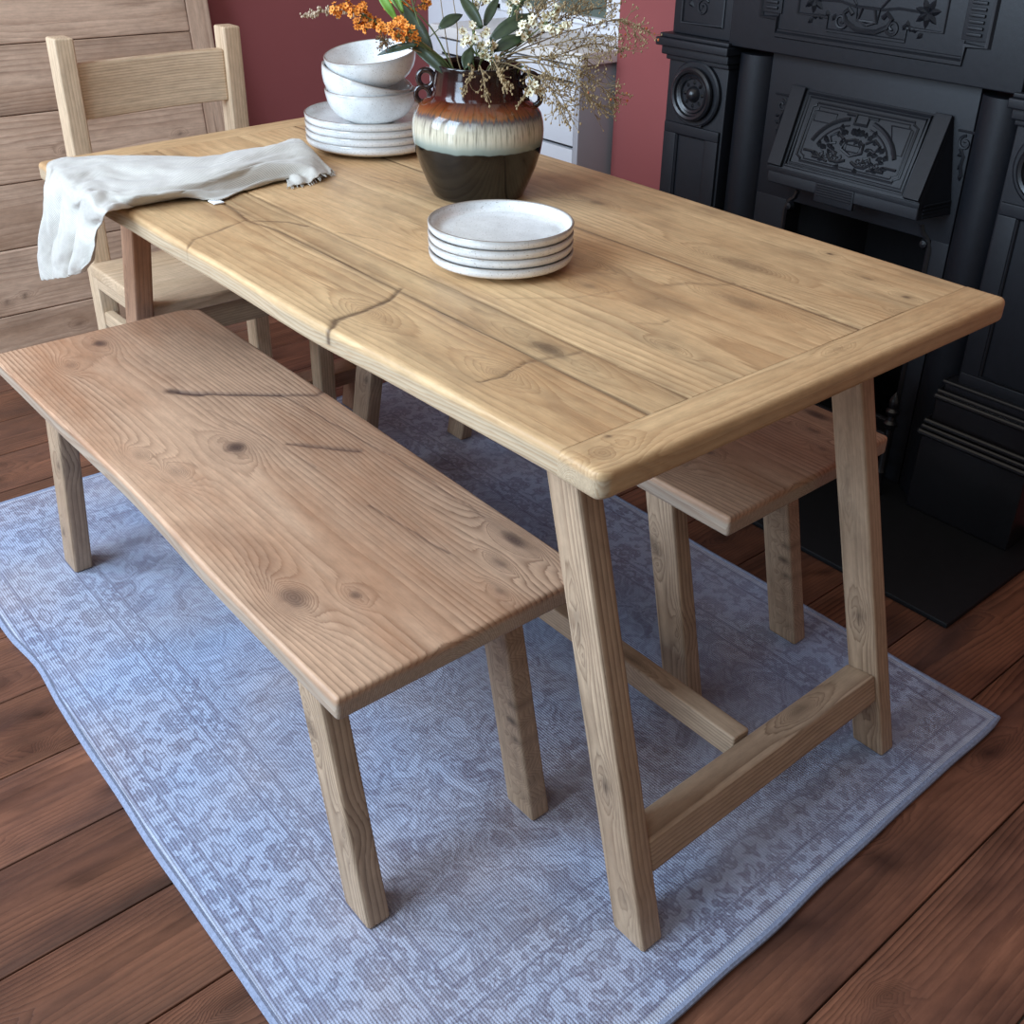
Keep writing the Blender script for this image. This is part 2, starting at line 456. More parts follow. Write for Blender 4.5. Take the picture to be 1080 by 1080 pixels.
# ================================================================== setting
def build_floor():
    W = .178; x0 = -.22 - 10 * W
    Vs = []; Fs = []; A = {k: [] for k in ('ring', 'gc', 'stain', 'tint', 'side')}; b = 0
    rnd = random.Random(3)
    fixed = {}
    for k in range(22):
        xa, xb = x0 + k * W, x0 + (k + 1) * W
        V, F = rbox((xa + .0012, -2.6, -.03), (xb - .0012, 1.45, 0), .0022, 8, 110, 1)
        V[:, 2] += 0.0
        kn = []
        for j in range(15):
            kn.append((rnd.uniform(-2.4, 1.4), rnd.uniform(.03, W - .03), rnd.uniform(.008, .030), rnd.uniform(.006, .016), rnd.uniform(.6, 1.0)))
        a = wood_attrs(V[:, 1], V[:, 0] - xa, V[:, 2], 40 + k, 150, W / 2 + rnd.uniform(-.04, .04), .05, kn, .02, rnd.uniform(.74, 1.2))
        nn_ = VN(300 + k); a['stain'] = np.maximum(a['stain'], np.clip((nn_(V[:, 1] * 7, V[:, 0] * 26, 4) - .56) * 3, 0, 1) * .6)
        a['stain'] = np.maximum(a['stain'], np.clip((nn_(V[:, 1] * 11 + 50, V[:, 0] * 240, 2) - .74) * 8, 0, 1) * .6)
        a['side'] = (V[:, 2] < -.003).astype(float)
        for q in A: A[q].append(a[q])
        Vs.append(V); Fs.append(F + b); b += len(V)
    o = mesh_np('floor', np.concatenate(Vs), np.concatenate(Fs), M['floor'], None, {k: np.concatenate(v) for k, v in A.items()}, True, origin=(0, 0, 0))
    setp(o, 'old varnished dark brown wooden floorboards under rug and furniture', 'floor', kind='structure')
build_floor()

def struct(name, boxes, m, label, cat, bev=0):
    b = MB()
    for a, c in boxes: b.box(a, c, 0, bev)
    o = b.build(name, m, None, True, (0, 0, 0)); return setp(o, label, cat, kind='structure')

WX = -1.84          # back wall face
BY = 1.12           # chimney breast face
AY = 1.29           # alcove wall face
HZ = 2.45
struct('wall_back', [((WX - .12, -2.6, -.03), (WX, AY, HZ))], M['red'], 'dark brick red painted back wall behind the wooden chair', 'wall')
# chimney breast with the firebox recess
struct('wall_chimney_breast', [((-.733, BY, -.03), (-.12, 1.6, HZ)), ((.36, BY, -.03), (2.1, 1.6, HZ)), ((-.12, BY, .70), (.36, 1.6, HZ)), ((-.12, 1.48, -.03), (.36, 1.6, .70))], M['red'],
       'brick red painted chimney breast around the black fireplace', 'wall')
# alcove wall with a window opening
wx0, wx1, wz0, wz1 = -1.50, -.950, .866, 1.9
struct('wall_alcove', [((WX - .12, AY, -.03), (wx0, AY + .12, HZ)), ((wx1, AY, -.03), (-.733, AY + .12, HZ)), ((wx0, AY, -.03), (wx1, AY + .12, wz0)), ((wx0, AY, wz1), (wx1, AY + .12, HZ))], M['white'],
       'white alcove wall above the pale cabinet behind the flowers', 'wall')
def build_window():
    b = MB()
    t = .045
    b.box((wx0, AY + .02, wz0), (wx1, AY + .08, wz0 + .022), 0, .004); b.box((wx0, AY + .02, wz1 - t), (wx1, AY + .08, wz1), 0, .004)
    for x in (wx0, wx1 - .03, (wx0 + wx1) / 2 - .02): b.box((x, AY + .02, wz0), (x + .035, AY + .08, wz1), 0, .004)
    w = setp(b.build('window_1', M['frame'], None, True, (0, 0, 0)), 'white framed window above the worktop behind the flowers', 'window', kind='structure')
    m, nt, bs = mat('window_glass'); bs.inputs['Base Color'].default_value = (*srgb(104, 114, 104), 1); bs.inputs['Roughness'].default_value = .06
    bs.inputs['Transmission Weight'].default_value = .2
    p = MB(); p.box((wx0 + .03, AY + .045, wz0 + .022), (wx1 - .03, AY + .051, wz1 - t))
    p.build('pane', m, w, False)
build_window()
b = MB(); b.box((WX, -2.6, 0), (WX + .018, .9, .14), 0, .004)
setp(b.build('baseboard_back', M['red'], None, True, (0, 0, 0)), 'red painted skirting board along the back wall', 'baseboard', kind='structure')

# ================================================================== rug
def build_rug():
    x0, x1, y0, y1 = -.862, .911, -.728, .492
    xs = axis_lines(x0, x1, .006, 220); ys = axis_lines(y0, y1, .006, 150); zs = np.array([.0005, .004, .0075, .0095, .0105, .011])
    q, F = rbox((x0, y0, .0006), (x1, y1, .0106), .0049, 220, 150, 1)
    n = VN(77); x, y, z = q.T.copy()
    ex = np.exp(-np.minimum(x - x0, x1 - x) / .08); ey = np.exp(-np.minimum(y - y0, y1 - y) / .08)
    q[:, 1] = y + ey * .008 * (n(x * 4, x * 0 + 2, 2) - .5) * 2 + .012 * np.exp(-((x + .26) / .1) ** 2) * np.exp(-(y - y0) / .06)
    q[:, 0] = x + ex * .010 * (n(y * 4, y * 0 + 9, 2) - .5) * 2 - .006 * np.exp(-np.hypot(x - x1, y - y1) / .06)
    q[:, 2] = z + .0008 * n(x * 14, y * 14, 2) * (z > .005)
    o = mesh_np('rug', q, F, M['rug'], None, None, True, origin=(0, 0, 0))
    setp(o, 'large faded blue grey oriental rug under the table and benches', 'rug')
    # serged border roll as a part
    bd = MB(); P = []
    c = [(x0, y0), (x1, y0), (x1, y1), (x0, y1)]
    for i in range(4):
        a, e = np.array(c[i]), np.array(c[(i + 1) % 4])
        for k in range(60):
            p = a + (e - a) * k / 60
            xx, yy = p
            exx = math.exp(-min(xx - x0, x1 - xx) / .08); eyy = math.exp(-min(yy - y0, y1 - yy) / .08)
            X = np.array([xx]); Y = np.array([yy])
            ny = yy + eyy * .008 * (n(X * 4, X * 0 + 2, 2)[0] - .5) * 2 + .012 * math.exp(-((xx + .26) / .1) ** 2) * math.exp(-(yy - y0) / .06)
            nx = xx + exx * .010 * (n(Y * 4, Y * 0 + 9, 2)[0] - .5) * 2 - .006 * math.exp(-math.hypot(xx - x1, yy - y1) / .06)
            P.append((nx, ny, .0066))
    bd.tube(P, .0062, 8, 0, False, True)
    bm_ = plain('rug_binding_yarn', srgb(140, 147, 168), .95, .05, 0, 220, .25, .4)
    bd.build('binding', bm_, o, True)
build_rug()
RZ = .0117

# ================================================================== wooden boards
def legmesh(name, base_lo, base_hi, z0, z1, shear_x, m, parent, seed, tint=1.0, knots=()):
    (xa, ya), (xb, yb) = base_lo, base_hi
    V, F = rbox((xa, ya, z0), (xb, yb, z1), .005, 6, 5, 40)
    a = wood_attrs(V[:, 2], V[:, 0] - xa, V[:, 1] - ya, seed, 170, (xb - xa) * .3, .02, knots, .01, tint)
    a['side'] = np.zeros(len(V))
    V = V.copy(); V[:, 0] += shear_x * (V[:, 2] - RZ)
    return mesh_np(name, V, F, m, parent, a, True)

def bar(name, lo, hi, axis, m, parent, seed, tint=1.0, r=.005, side=0, fn=None, knots=(), n=40, freq=170):
    lo = np.array(lo, float); hi = np.array(hi, float)
    nn = [5, 5, 5]; nn[axis] = n
    V, F = rbox(lo, hi, r, *nn)
    o = [i for i in range(3) if i != axis]
    a = wood_attrs(V[:, axis], V[:, o[0]] - lo[o[0]], V[:, o[1]] - lo[o[1]], seed, freq, (hi - lo)[o[0]] * .35, .03, knots, .01, tint)
    a['side'] = np.zeros(len(V)) + side
    if fn is not None: V = fn(V.copy())
    return mesh_np(name, V, F, m, parent, a, True)

# ---------------------------------------------------------------- dining table
TH, TT = .77, .034
table = empty('dining_table', (0, 0, RZ), 'golden reclaimed pine dining table with splayed legs set with crockery', 'table')

def edge_y(x, s):
    n = VN(11 if s < 0 else 13)
    w = .003 * (n(x * 3.0 + 40, x * 0 + 1, 2) - .5) * 2
    if s < 0:   # near long edge: fuller in the middle, slightly tapered to the near end
        return -.402 - .018 * np.clip((.79 - x) / .6, 0, 1) ** .8 - .004 * np.exp(-((x - .29) / .10) ** 2) + w
    return .392 + .016 * np.clip((.79 - x) / .8, 0, 1) + w

def far_end(y):
    return -.722 - .125 * (np.clip(y, -.42, .42) + .42)

def build_tabletop():
    SE = [-.27, -.207, .125]
    hx = .7295
    xs = axis_lines(-.729, hx, .003, 470); ys = axis_lines(-.40, .40, .008, 250); zs = axis_lines(TH - TT, TH, .007, 6)
    V, F = lattice(xs, ys, zs)
    r = .007
    lo = np.array([-9, -.40, TH - TT]); hi = np.array([9, .40, TH])
    q = np.clip(V, lo + r, hi - r); d = V - q; nn = np.linalg.norm(d, axis=1); ok = nn > 1e-9; mx = np.abs(d).max(1)
    V[ok] = q[ok] + d[ok] / nn[ok, None] * mx[ok, None]
    x, y, z = V[:, 0].copy(), V[:, 1].copy(), V[:, 2].copy()
    top = z > TH - .0105
    y0, y1 = edge_y(x, -1), edge_y(x, 1)
    ynew = np.where(y < 0, y * (-y0 / .40), y * (y1 / .40))
    V[:, 1] = ynew
    n = VN(21); N2 = VN(22)
    ring = np.zeros(len(V)); gc = np.zeros((len(V), 3)); st = np.zeros(len(V)); tint = np.ones(len(V))
    bounds = [-1] + SE + [1]
    specs = [(-.335, .075, 12, .98, 120), (-.24, .04, 14, .88, 130), (-.05, .12, 16, 1.05, 90), (.30, .12, 18, .99, 90)]
    kn = [[(.30, -.35, .020, .014, .15), (.55, -.33, .020, .014, .2)], [(.53, -.24, .035, .014, .75)], [(.57, .075, .050, .016, .42), (.40, -.05, .012, .008, .35), (.15, -.1, .03, .012, .3), (.62, -.12, .012, .006, .4), (.30, .02, .03, .015, .2)],
          [(.52, .35, .006, .004, .9), (.70, .278, .008, .006, .75), (.737, .217, .008, .006, .75), (.47, .20, .060, .022, .42), (.1, .25, .02, .012, .5), (-.25, .3, .02, .012, .5), (.62, .3, .012, .005, .5)]]
    for k in range(4):
        m = (ynew >= bounds[k]) & (ynew < bounds[k + 1])
        c0, dep, seed, ti, fq = specs[k]
        a = wood_attrs(x[m], ynew[m], z[m] - TH, seed, fq, c0, dep, kn[k], .016, ti)
        ring[m] = a['ring']; gc[m] = a['gc']; st[m] = a['stain']; tint[m] = a['tint']
    # seams: dark grooves
    for s, w, dk in ((SE[0], .0028, .95), (SE[1], .0018, .55), (SE[2], .0028, .95)):
        yy = s + .003 * (n(x * 4 + s * 50, x * 0, 2) - .5) * 2 + (.012 * np.exp(-((x + .17) / .05) ** 2) if s == SE[0] else 0) * -1
        g_ = np.exp(-((ynew - yy) / w) ** 2) * top
        fade = .7 + .3 * N2(x * 12 + s * 90, x * 0, 2)
        V[:, 2] -= .0022 * g_ * fade
        st = np.maximum(st, dk * g_ * fade)
        halo = np.exp(-np.abs(ynew - yy) / .016) * np.clip((n(x * 9 + s * 31, ynew * 20, 3) - .42) * 3.2, 0, 1) * top
        st = np.maximum(st, .50 * halo)
    # curved splits and scars
    cr = [([(.321, -.44), (.312, -.41), (.293, -.397), (.288, -.35), (.275, -.30), (.248, -.262)], .0042, .85), ([(.300, -.40), (.294, -.36), (.284, -.315), (.262, -.275)], .0022, .6),
          ([(-.10, -.415), (-.128, -.395), (-.150, -.34), (-.173, -.288)], .0024, .7), ([(-.173, -.285), (-.123, -.235), (-.08, -.22)], .003, .6),
          ([(.551, -.365), (.556, -.332), (.541, -.287)], .0022, .8), ([(.541, -.29), (.555, -.24), (.56, -.215)], .006, .5),
          ([(.46, .04), (.475, .075), (.50, .10), (.515, .118)], .006, .35), ([(.44, .12), (.60, .14), (.70, .126)], .0012, .6),
          ([(.36, -.18), (.42, -.10), (.44, -.02)], .004, .22), ([(.53, -.10), (.56, -.07), (.555, -.05)], .0012, .6), ([(.47, -.03), (.49, -.02), (.492, 0)], .001, .55),
          ([(-.02, -.2), (.05, -.17), (.12, -.16)], .002, .35), ([(.02, .2), (.08, .24)], .0016, .5), ([(-.3, .02), (-.2, .05)], .0018, .4)]
    for pts, w, dk in cr:
        dd, t = seg_dist(x + .004 * (n(x * 40, ynew * 40, 2) - .5), ynew + .004 * (N2(x * 40, ynew * 40, 2) - .5), pts)
        ww = w * (.5 + .9 * N2(x * 30, ynew * 30))
        gss = np.exp(-(dd / ww) ** 2)
        m = (z > TH - TT * .6)
        st = np.maximum(st, dk * gss * m); V[:, 2] -= .0018 * dk * gss * top
        st = np.maximum(st, .30 * dk * np.exp(-dd / .018) * np.clip((n(x * 25, ynew * 25, 2) - .3) * 2, 0, 1) * m)
    # smudges
    sm = np.clip((n(x * 6 + 5, ynew * 16 + 9, 4) - .56) * 3.0, 0, 1) * .38
    st = np.maximum(st, sm * top)
    side = np.clip((TH - .006 - z) / .006, 0, 1)
    V[:, 2] -= .0012 * np.clip(n(x * 2, ynew * 7, 2) - .4, 0, 1) * top
    fe = far_end(V[:, 1]) + .0708; V[:, 0] = np.where(x < 0, x * (fe / -.7292), x)
    mesh_np('tabletop', V, F, M['top'], table, dict(ring=ring, gc=gc, stain=st, tint=tint, side=side), True)
    # breadboard ends
    for s in (1, -1):
        xa, xb = (hx + .0006, .793) if s > 0 else (-.800, -.7296)
        V, F = rbox((xa - (.010 if s > 0 else 0), -.42, TH - TT), (xb + (0 if s > 0 else .010), .42, TH), .008, 24, 200, 5)
        if s > 0: V[:, 0] = np.maximum(V[:, 0], hx + .0004)
        else: V[:, 0] = np.minimum(V[:, 0], -.7294)
        x, y, z = V.T.copy()
        ya, yb = (-.404, .396) if s > 0 else (-.424, .418)
        V[:, 1] = np.where(y < 0, y * (-ya / .42), y * (yb / .42))
        # softened outer corners
        ex = np.clip((abs(y) - .40) / .02, 0, 1)
        if s > 0: V[:, 0] = x - (x - xa) / (xb - xa) * ex ** 2 * .007
        else: V[:, 0] = x + (xb - x) / (xb - xa) * ex ** 2 * .007
        a = wood_attrs(y, x - xa, z - TH, 31 + s, 150, .02, .03, [(-.385, .03, .018, .02, .2), (.05, .02, .01, .006, .2)], .006, 1.0)
        g_ = np.exp(-((V[:, 0] - (xa if s > 0 else xb)) / .0016) ** 2) * (z > TH - .004)
        a['stain'] = np.maximum(a['stain'], .30 * g_ * (.4 + .6 * n(y * 14, y * 0 + 4)))
        a['stain'] = np.maximum(a['stain'], .8 * np.exp(-(np.hypot(x - (.738), y + .355) / .004) ** 2))
        a['side'] = np.clip((TH - .006 - z) / .006, 0, 1) * (.25 + .75 * (np.abs(y) > .405))
        V[:, 2] -= .0010 * n(y * 6, x * 20, 2) * (z > TH - .011)
        if s < 0: V[:, 0] += far_end(V[:, 1]) + .80
        mesh_np('breadboard_end', V, F, M['top'], table, a, True)
build_tabletop()
SX = .2628; FO = .831; LW = .0572
for sx_ in (1, -1):
    for ya, yb in ((-.307, -.268), (.2557, .2915)):
        xa, xb = (FO - LW, FO) if sx_ > 0 else (-FO, -FO + LW)
        warm = sx_ < 0
        legmesh('leg', (xa, ya), (xb, yb), RZ, TH - TT, -SX * sx_, M['warmleg'] if warm else M['leg'], table, 60 + int(ya > 0) * 3 + sx_, 1.0,
                [(.25, .03, .012, .008, .7), (.47, .02, .02, .006, .4), (.08, .04, .008, .006, .5)])
def tiltfn(sx_):
    def f(V):
        V[:, 0] += -SX * sx_ * (V[:, 2] - RZ) ; V[:, 2] += SX * .6 * sx_ * (V[:, 0] - sx_ * (FO - .04) )
        return V
    return f
for sx_ in (1, -1):
    xa, xb = (FO - LW + .002, FO - .004) if sx_ > 0 else (-FO + .004, -FO + LW - .002)
    bar('crossbar', (xa, -.2675, .110), (xb, .2552, .158), 1, M['leg'] if sx_ > 0 else M['warmleg'], table, 71 + sx_, .96, .004, 0, tiltfn(sx_), [(.1, .02, .02, .01, .5)])
bar('stretcher', (-.733, -.026, .110), (.733, .010, .152), 0, M['leg'], table, 75, .98, .004, 0, None, [(.5, .01, .02, .008, .5)], 60)

# ---------------------------------------------------------------- benches
BZ, BT = .459, .034
bench = empty('bench', (0, -.40, RZ), 'long low pine bench with knotty seat standing in front of the table', 'bench', None)
def build_bench():
    xs = axis_lines(-.615, .593, .010, 470); ys = axis_lines(-.2, .2, .007, 160); zs = axis_lines(BZ - BT, BZ, .006, 6)
    V, F = lattice(xs, ys, zs)
    r = .006
    lo = np.array([-.615, -.2, BZ - BT]); hi = np.array([.593, .2, BZ])
    q = np.clip(V, lo + r, hi - r); d = V - q; nn = np.linalg.norm(d, axis=1); ok = nn > 1e-9; mx = np.abs(d).max(1)
    V[ok] = q[ok] + d[ok] / nn[ok, None] * mx[ok, None]
    x, y, z = V[:, 0].copy(), V[:, 1].copy(), V[:, 2].copy()
    n = VN(51); N2 = VN(52)
    ya = -.602 + .009 * np.exp(-((x + .05) / .3) ** 2) + .004 * (n(x * 4, x * 0, 2) - .5)
    yb = -.196 - .012 * np.clip((x + .2) / .7, 0, 1) + .004 * (N2(x * 4, x * 0, 2) - .5)
    t = (y + .2) / .4
    Y = ya + (yb - ya) * t; V[:, 1] = Y
    V[:, 0] = x - .006 * (t - .5) * np.clip(-(x + .4) / .2, 0, 1) + .030 * np.clip((t - .9) / .1, 0, 1) ** 2 * np.clip((-x - .57) / .045, 0, 1)
    X = V[:, 0]; top = z > BZ - .010
    kn = [(.395, -.542, .028, .017, .62), (.441, -.479, .010, .008, .6), (-.01, -.415, .022, .018, .85), (.005, -.519, .020, .014, .22), (-.545, -.424, .020, .014, .8),
          (-.478, -.503, .016, .012, .25), (.47, -.239, .030, .012, .8), (-.08, -.545, .016, .012, .2), (.55, -.33, .01, .006, .4), (.50, -.29, .014, .006, .45)]
    a = wood_attrs(X, Y, z - BZ, 55, 125, -.44, .05, kn, .022, 1.0)
    st = a['stain']
    cr = [([(-.262, -.402), (-.229, -.372), (-.18, -.318), (-.134, -.262)], .0085, .72), ([(-.255, -.396), (-.22, -.362), (-.134, -.262)], .003, .9), ([(-.134, -.262), (-.10, -.215), (-.11, -.190)], .007, .6), ([(.030, -.345), (.043, -.333), (.118, -.268)], .0075, .62), ([(.032, -.343), (.06, -.32), (.118, -.268)], .0028, .7),
          ([(-.268, -.405), (-.222, -.372)], .010, .85), ([(-.134, -.262), (.0, -.25), (.20, -.235), (.40, -.232)], .0018, .55), ([(-.16, -.39), (-.02, -.36), (.12, -.35)], .0022, .35), ([(.27, -.345), (.35, -.335), (.44, -.33)], .0022, .6)]
    for pts, w, dk in cr:
        dd, tt = seg_dist(X + .006 * (n(X * 30, Y * 30, 2) - .5), Y + .006 * (N2(X * 30, Y * 30, 2) - .5), pts)
        ww = w * (.45 + .9 * N2(X * 26, Y * 26))
        gs = np.exp(-(dd / ww) ** 2) * (z > BZ - BT * .6)
        st = np.maximum(st, dk * gs); V[:, 2] -= .0018 * dk * gs * top
        st = np.maximum(st, .25 * dk * np.exp(-dd / .022) * (z > BZ - BT * .6))
    # lighter tint at the far end, darker band beside it, and dark smudges
    a['tint'] = 1 + .10 * np.clip((-X - .45) / .12, 0, 1) * (t < .75) - .10 * np.exp(-((X + .38) / .07) ** 2) * np.clip((t - .45) * 4, 0, 1)
    st = np.maximum(st, np.clip((n(X * 5 + 3, Y * 13 + 1, 4) - .60) * 2.6, 0, 1) * .35 * top)
    a['stain'] = st
    a['side'] = np.clip((BZ - .006 - z) / .006, 0, 1)
    mesh_np('seat', V, F, M['bench'], bench, a, True)
build_bench()
BS = .226
k = 0
for sx_ in (1, -1):
    for ya, yb in ((-.567, -.531), (-.275, -.240)):
        xa, xb = (.5675 - .061, .5675) if sx_ > 0 else (-.559, -.559 + .061)
        kn = [(.10, .02, .012, .008, .7), (.28, .045, .014, .008, .75)] if sx_ < 0 else [(.30, .012, .016, .012, .6), (.16, .05, .014, .006, .4)]
        if sx_ > 0 and ya > -.4: kn = [(.05 + .032 * i, .045 + .006 * (i % 2), .003, .012, .85) for i in range(9)] + [(.2, .012, .05, .0012, .9), (.12, .016, .05, .001, .8)]
        legmesh('leg', (xa, ya), (xb, yb), RZ, BZ - BT, -BS * sx_, M['leg'], bench, 80 + k, .96, kn); k += 1
bench2 = copy_tree(bench)
bench2.location = (.031, -.40 + .652, RZ)
for ch in bench2.children:
    if ch.name.startswith('leg'):
        if ch.data.vertices[0].co.x > 0: ch.location.x -= .036
    else: ch.scale = (1, 1.05, 1)
setp(bench2, 'long low pine bench tucked under the far side of the table beside the fireplace', 'bench')
for o in (bench, bench2): o['group'] = 'pine benches'

# ---------------------------------------------------------------- chair
chair = empty('dining_chair', (-.86, -.05, RZ), 'pale pine ladder back chair at the far end of the table', 'chair')
cs = 90
def cb(name, lo, hi, ax, tint=1.0, fn=None, side=0, r=.005, n=24):
    global cs
    cs += 1
    return bar(name, lo, hi, ax, M['chair'], chair, cs, tint, r, side, fn, (), n)
for ya, yb in ((-.258, -.216), (.122, .164)):
    cb('back_post', (-1.064, ya, 0.0005), (-1.012, yb, .940), 2)
    cb('front_leg', (-.735, ya, RZ), (-.690, yb, .425), 2)
def bow(V):
    V[:, 0] -= .018 * (1 - ((V[:, 1] + .047) / .17) ** 2); V[:, 2] += .004 * np.sin(V[:, 1] * 9)
    return V
cb('top_rail', (-1.050, -.2165, .772), (-1.022, .1225, .888), 1, 1.0, bow)
cb('lower_rail', (-1.050, -.2165, .560), (-1.022, .1225, .640), 1, .95, bow)
cb('seat', (-1.012, -.268, .426), (-.672, .174, .456), 1, 1.0, None, 0, .006)
cb('front_apron', (-.716, -.2165, .362), (-.698, .1225, .4255), 1, .8)
cb('side_apron', (-1.0115, -.258, .392), (-.7355, -.230, .4255), 0, .95)
cb('side_apron', (-1.0115, .138, .392), (-.7355, .158, .4255), 0, .95)
cb('side_stretcher', (-1.0115, -.254, .300), (-.7355, -.230, .336), 0, .95)
cb('side_stretcher', (-1.0115, .130, .300), (-.7355, .154, .336), 0, .95)

# ---------------------------------------------------------------- table top leaning on the wall
def build_panel():
    P = empty('leaning_tabletop', (-1.66, -.3, 0), 'large planked wooden tabletop leaning upright against the red wall behind the chair', 'tabletop')
    lean = math.atan2(.135, 1.08)
    def tr(V):
        # local: x' thickness (front 0, back -.04), z' up along board
        o = V.copy()
        o[:, 0] = -1.655 + V[:, 0] * math.cos(lean) - V[:, 2] * math.sin(lean)
        o[:, 2] = .006 + V[:, 2] * math.cos(lean) + V[:, 0] * math.sin(lean)
        return o
    Vs = []; Fs = []; A = {k: [] for k in ('ring', 'gc', 'stain', 'tint', 'side')}; b = 0
    tints = [.98, 1.0, .93, 1.03, .97, 1.06, 1.0]
    zz = [0, .12, .30, .474, .65, .828, 1.0, 1.10]
    n = VN(91)
    for i in range(7):
        V, F = rbox((-.04, -1.25, zz[i] + .0008), (0, .3752, zz[i + 1] - .0008), .004, 2, 160, 22)
        h = zz[i + 1] - zz[i]
        rr = random.Random(200 + i)
        kn = [(rr.uniform(-1.1, .3), rr.uniform(.03, h - .02), rr.uniform(.006, .012), rr.uniform(.004, .008), rr.uniform(.5, .9)) for _ in range(6)]
        a = wood_attrs(V[:, 1], V[:, 2] - zz[i], V[:, 0], 100 + i, 120, h / 2, .06, kn, .02, tints[i])
        sm = np.clip((n(V[:, 1] * 4 + i * 7, V[:, 2] * 11, 4) - .56) * 3, 0, 1) * .4
        a['stain'] = np.maximum(a['stain'], sm); a['side'] = (V[:, 0] < -.006).astype(float)
        for q in A: A[q].append(a[q])
        Vs.append(tr(V)); Fs.append(F + b); b += len(V)
    mesh_np('planks', np.concatenate(Vs), np.concatenate(Fs), M['panel'], P, {k: np.concatenate(v) for k, v in A.items()}, True)
    V, F = rbox((-.04, .376, .002), (0, .447, 1.10), .006, 2, 10, 120)
    a = wood_attrs(V[:, 2], V[:, 1] - .376, V[:, 0], 120, 140, .03, .05, [], .01, 1.02); a['side'] = (V[:, 0] < -.006).astype(float)
    mesh_np('breadboard_end', tr(V), F, M['panel'], P, a, True)
build_panel()

# ================================================================== things on the table
def build_towel():
    T = [[[-0.437, -0.014, 0.774], [-0.364, -0.03, 0.782], [-0.326, -0.023, 0.773], [-0.288, -0.074, 0.773], [-0.281, -0.141, 0.773]] ,
        [[-0.527, -0.009, 0.774], [-0.447, -0.018, 0.805], [-0.37, -0.043, 0.795], [-0.316, -0.091, 0.785], [-0.327, -0.125, 0.774]] ,
        [[-0.51, -0.08, 0.774], [-0.46, -0.064, 0.805], [-0.372, -0.108, 0.8], [-0.323, -0.169, 0.79], [-0.302, -0.218, 0.772]] ,
        [[-0.529, -0.14, 0.773], [-0.503, -0.122, 0.79], [-0.338, -0.213, 0.805], [-0.312, -0.263, 0.79], [-0.275, -0.272, 0.772]] ,
        [[-0.588, -0.199, 0.773], [-0.511, -0.205, 0.782], [-0.361, -0.291, 0.8], [-0.298, -0.345, 0.798], [-0.319, -0.314, 0.772]] ,
        [[-0.645, -0.269, 0.773], [-0.552, -0.288, 0.782], [-0.436, -0.337, 0.786], [-0.311, -0.404, 0.798], [-0.33, -0.384, 0.773]] ,
        [[-0.682, -0.345, 0.776], [-0.599, -0.357, 0.782], [-0.498, -0.388, 0.782], [-0.351, -0.432, 0.792], [-0.285, -0.44, 0.782]] ,
        [[-0.677, -0.412, 0.774], [-0.585, -0.428, 0.778], [-0.457, -0.448, 0.782], [-0.34, -0.464, 0.784], [-0.257, -0.471, 0.782]] ,
        [[-0.588, -0.446, 0.766], [-0.545, -0.446, 0.759], [-0.478, -0.446, 0.749], [-0.408, -0.446, 0.741], [-0.347, -0.446, 0.74]] ,
        [[-0.595, -0.455, 0.706], [-0.535, -0.455, 0.703], [-0.467, -0.455, 0.703], [-0.392, -0.455, 0.705], [-0.339, -0.455, 0.714]] ,
        [[-0.658, -0.458, 0.618], [-0.589, -0.458, 0.627], [-0.512, -0.458, 0.639], [-0.428, -0.458, 0.657], [-0.355, -0.458, 0.688]] ,
        [[-0.656, -0.455, 0.563], [-0.595, -0.455, 0.585], [-0.521, -0.455, 0.609], [-0.454, -0.455, 0.635], [-0.423, -0.455, 0.648]] ,]
    T = np.array(T)                       # rows (along) x 5 x 3
    def cr(P, t):
        n = len(P) - 1; i = min(int(t), n - 1); f = t - i
        p0, p1, p2, p3 = P[max(i - 1, 0)], P[i], P[i + 1], P[min(i + 2, n)]
        return .5 * ((2 * p1) + (-p0 + p2) * f + (2 * p0 - 5 * p1 + 4 * p2 - p3) * f * f + (-p0 + 3 * p1 - 3 * p2 + p3) * f ** 3)
    NU, NV = 120, 56
    G_ = np.zeros((NU, NV, 3)); n = VN(7)
    for i in range(NU):
        row = np.array([cr(T[:, j], i / (NU - 1) * (len(T) - 1)) for j in range(5)])
        for j in range(NV):
            G_[i, j] = cr(row, j / (NV - 1) * 4)
    u, v = np.meshgrid(np.linspace(0, 1, NU), np.linspace(0, 1, NV), indexing='ij')
    hang = np.clip((u - .66) / .08, 0, 1)
    w = (n(u * 9 + v * 5, v * 7 - u * 3, 3) - .5)
    fold = np.sin(v * 9 + u * 7 + 3 * n(u * 4, v * 3, 2)) * .5
    G_[..., 2] += (1 - hang) * (.024 * w + .009 * fold * (1 - np.abs(2 * v - 1) ** 3))
    G_[..., 1] += hang * (-.026 * np.abs(fold) - .014 * np.abs(w)) 
    G_[..., 0] += hang * .010 * w
    # frayed, slightly wavy borders
    for e in (0, NU - 1): G_[e, :, 0] += .004 * np.sin(np.arange(NV) * 1.7)
    on = (G_[..., 1] > -.40) | (u < .60)
    G_[..., 2] = np.where(on & (u < .64), np.maximum(G_[..., 2], TH + .0035), G_[..., 2])
    V = G_.reshape(-1, 3)
    idx = np.arange(NU * NV).reshape(NU, NV)
    F = np.stack([idx[:-1, :-1], idx[1:, :-1], idx[1:, 1:], idx[:-1, 1:]], -1).reshape(-1, 4)
    wv = np.stack([u * .75, v * .35, u * 0], -1).reshape(-1, 3)
    o = mesh_np('tea_towel', V, F, M['cloth'], None, dict(wv=wv), True, origin=(-.45, -.3, TH))
    setp(o, 'crumpled cream woven tea towel draped over the far corner of the table', 'towel')
    md = o.modifiers.new('thickness', 'SOLIDIFY'); md.thickness = .0022; md.offset = 1
    sb = o.modifiers.new('smooth', 'SUBSURF'); sb.levels = 1; sb.render_levels = 1
    # short fringe along the lying end and small care tag
    f = MB(); rr = random.Random(5)
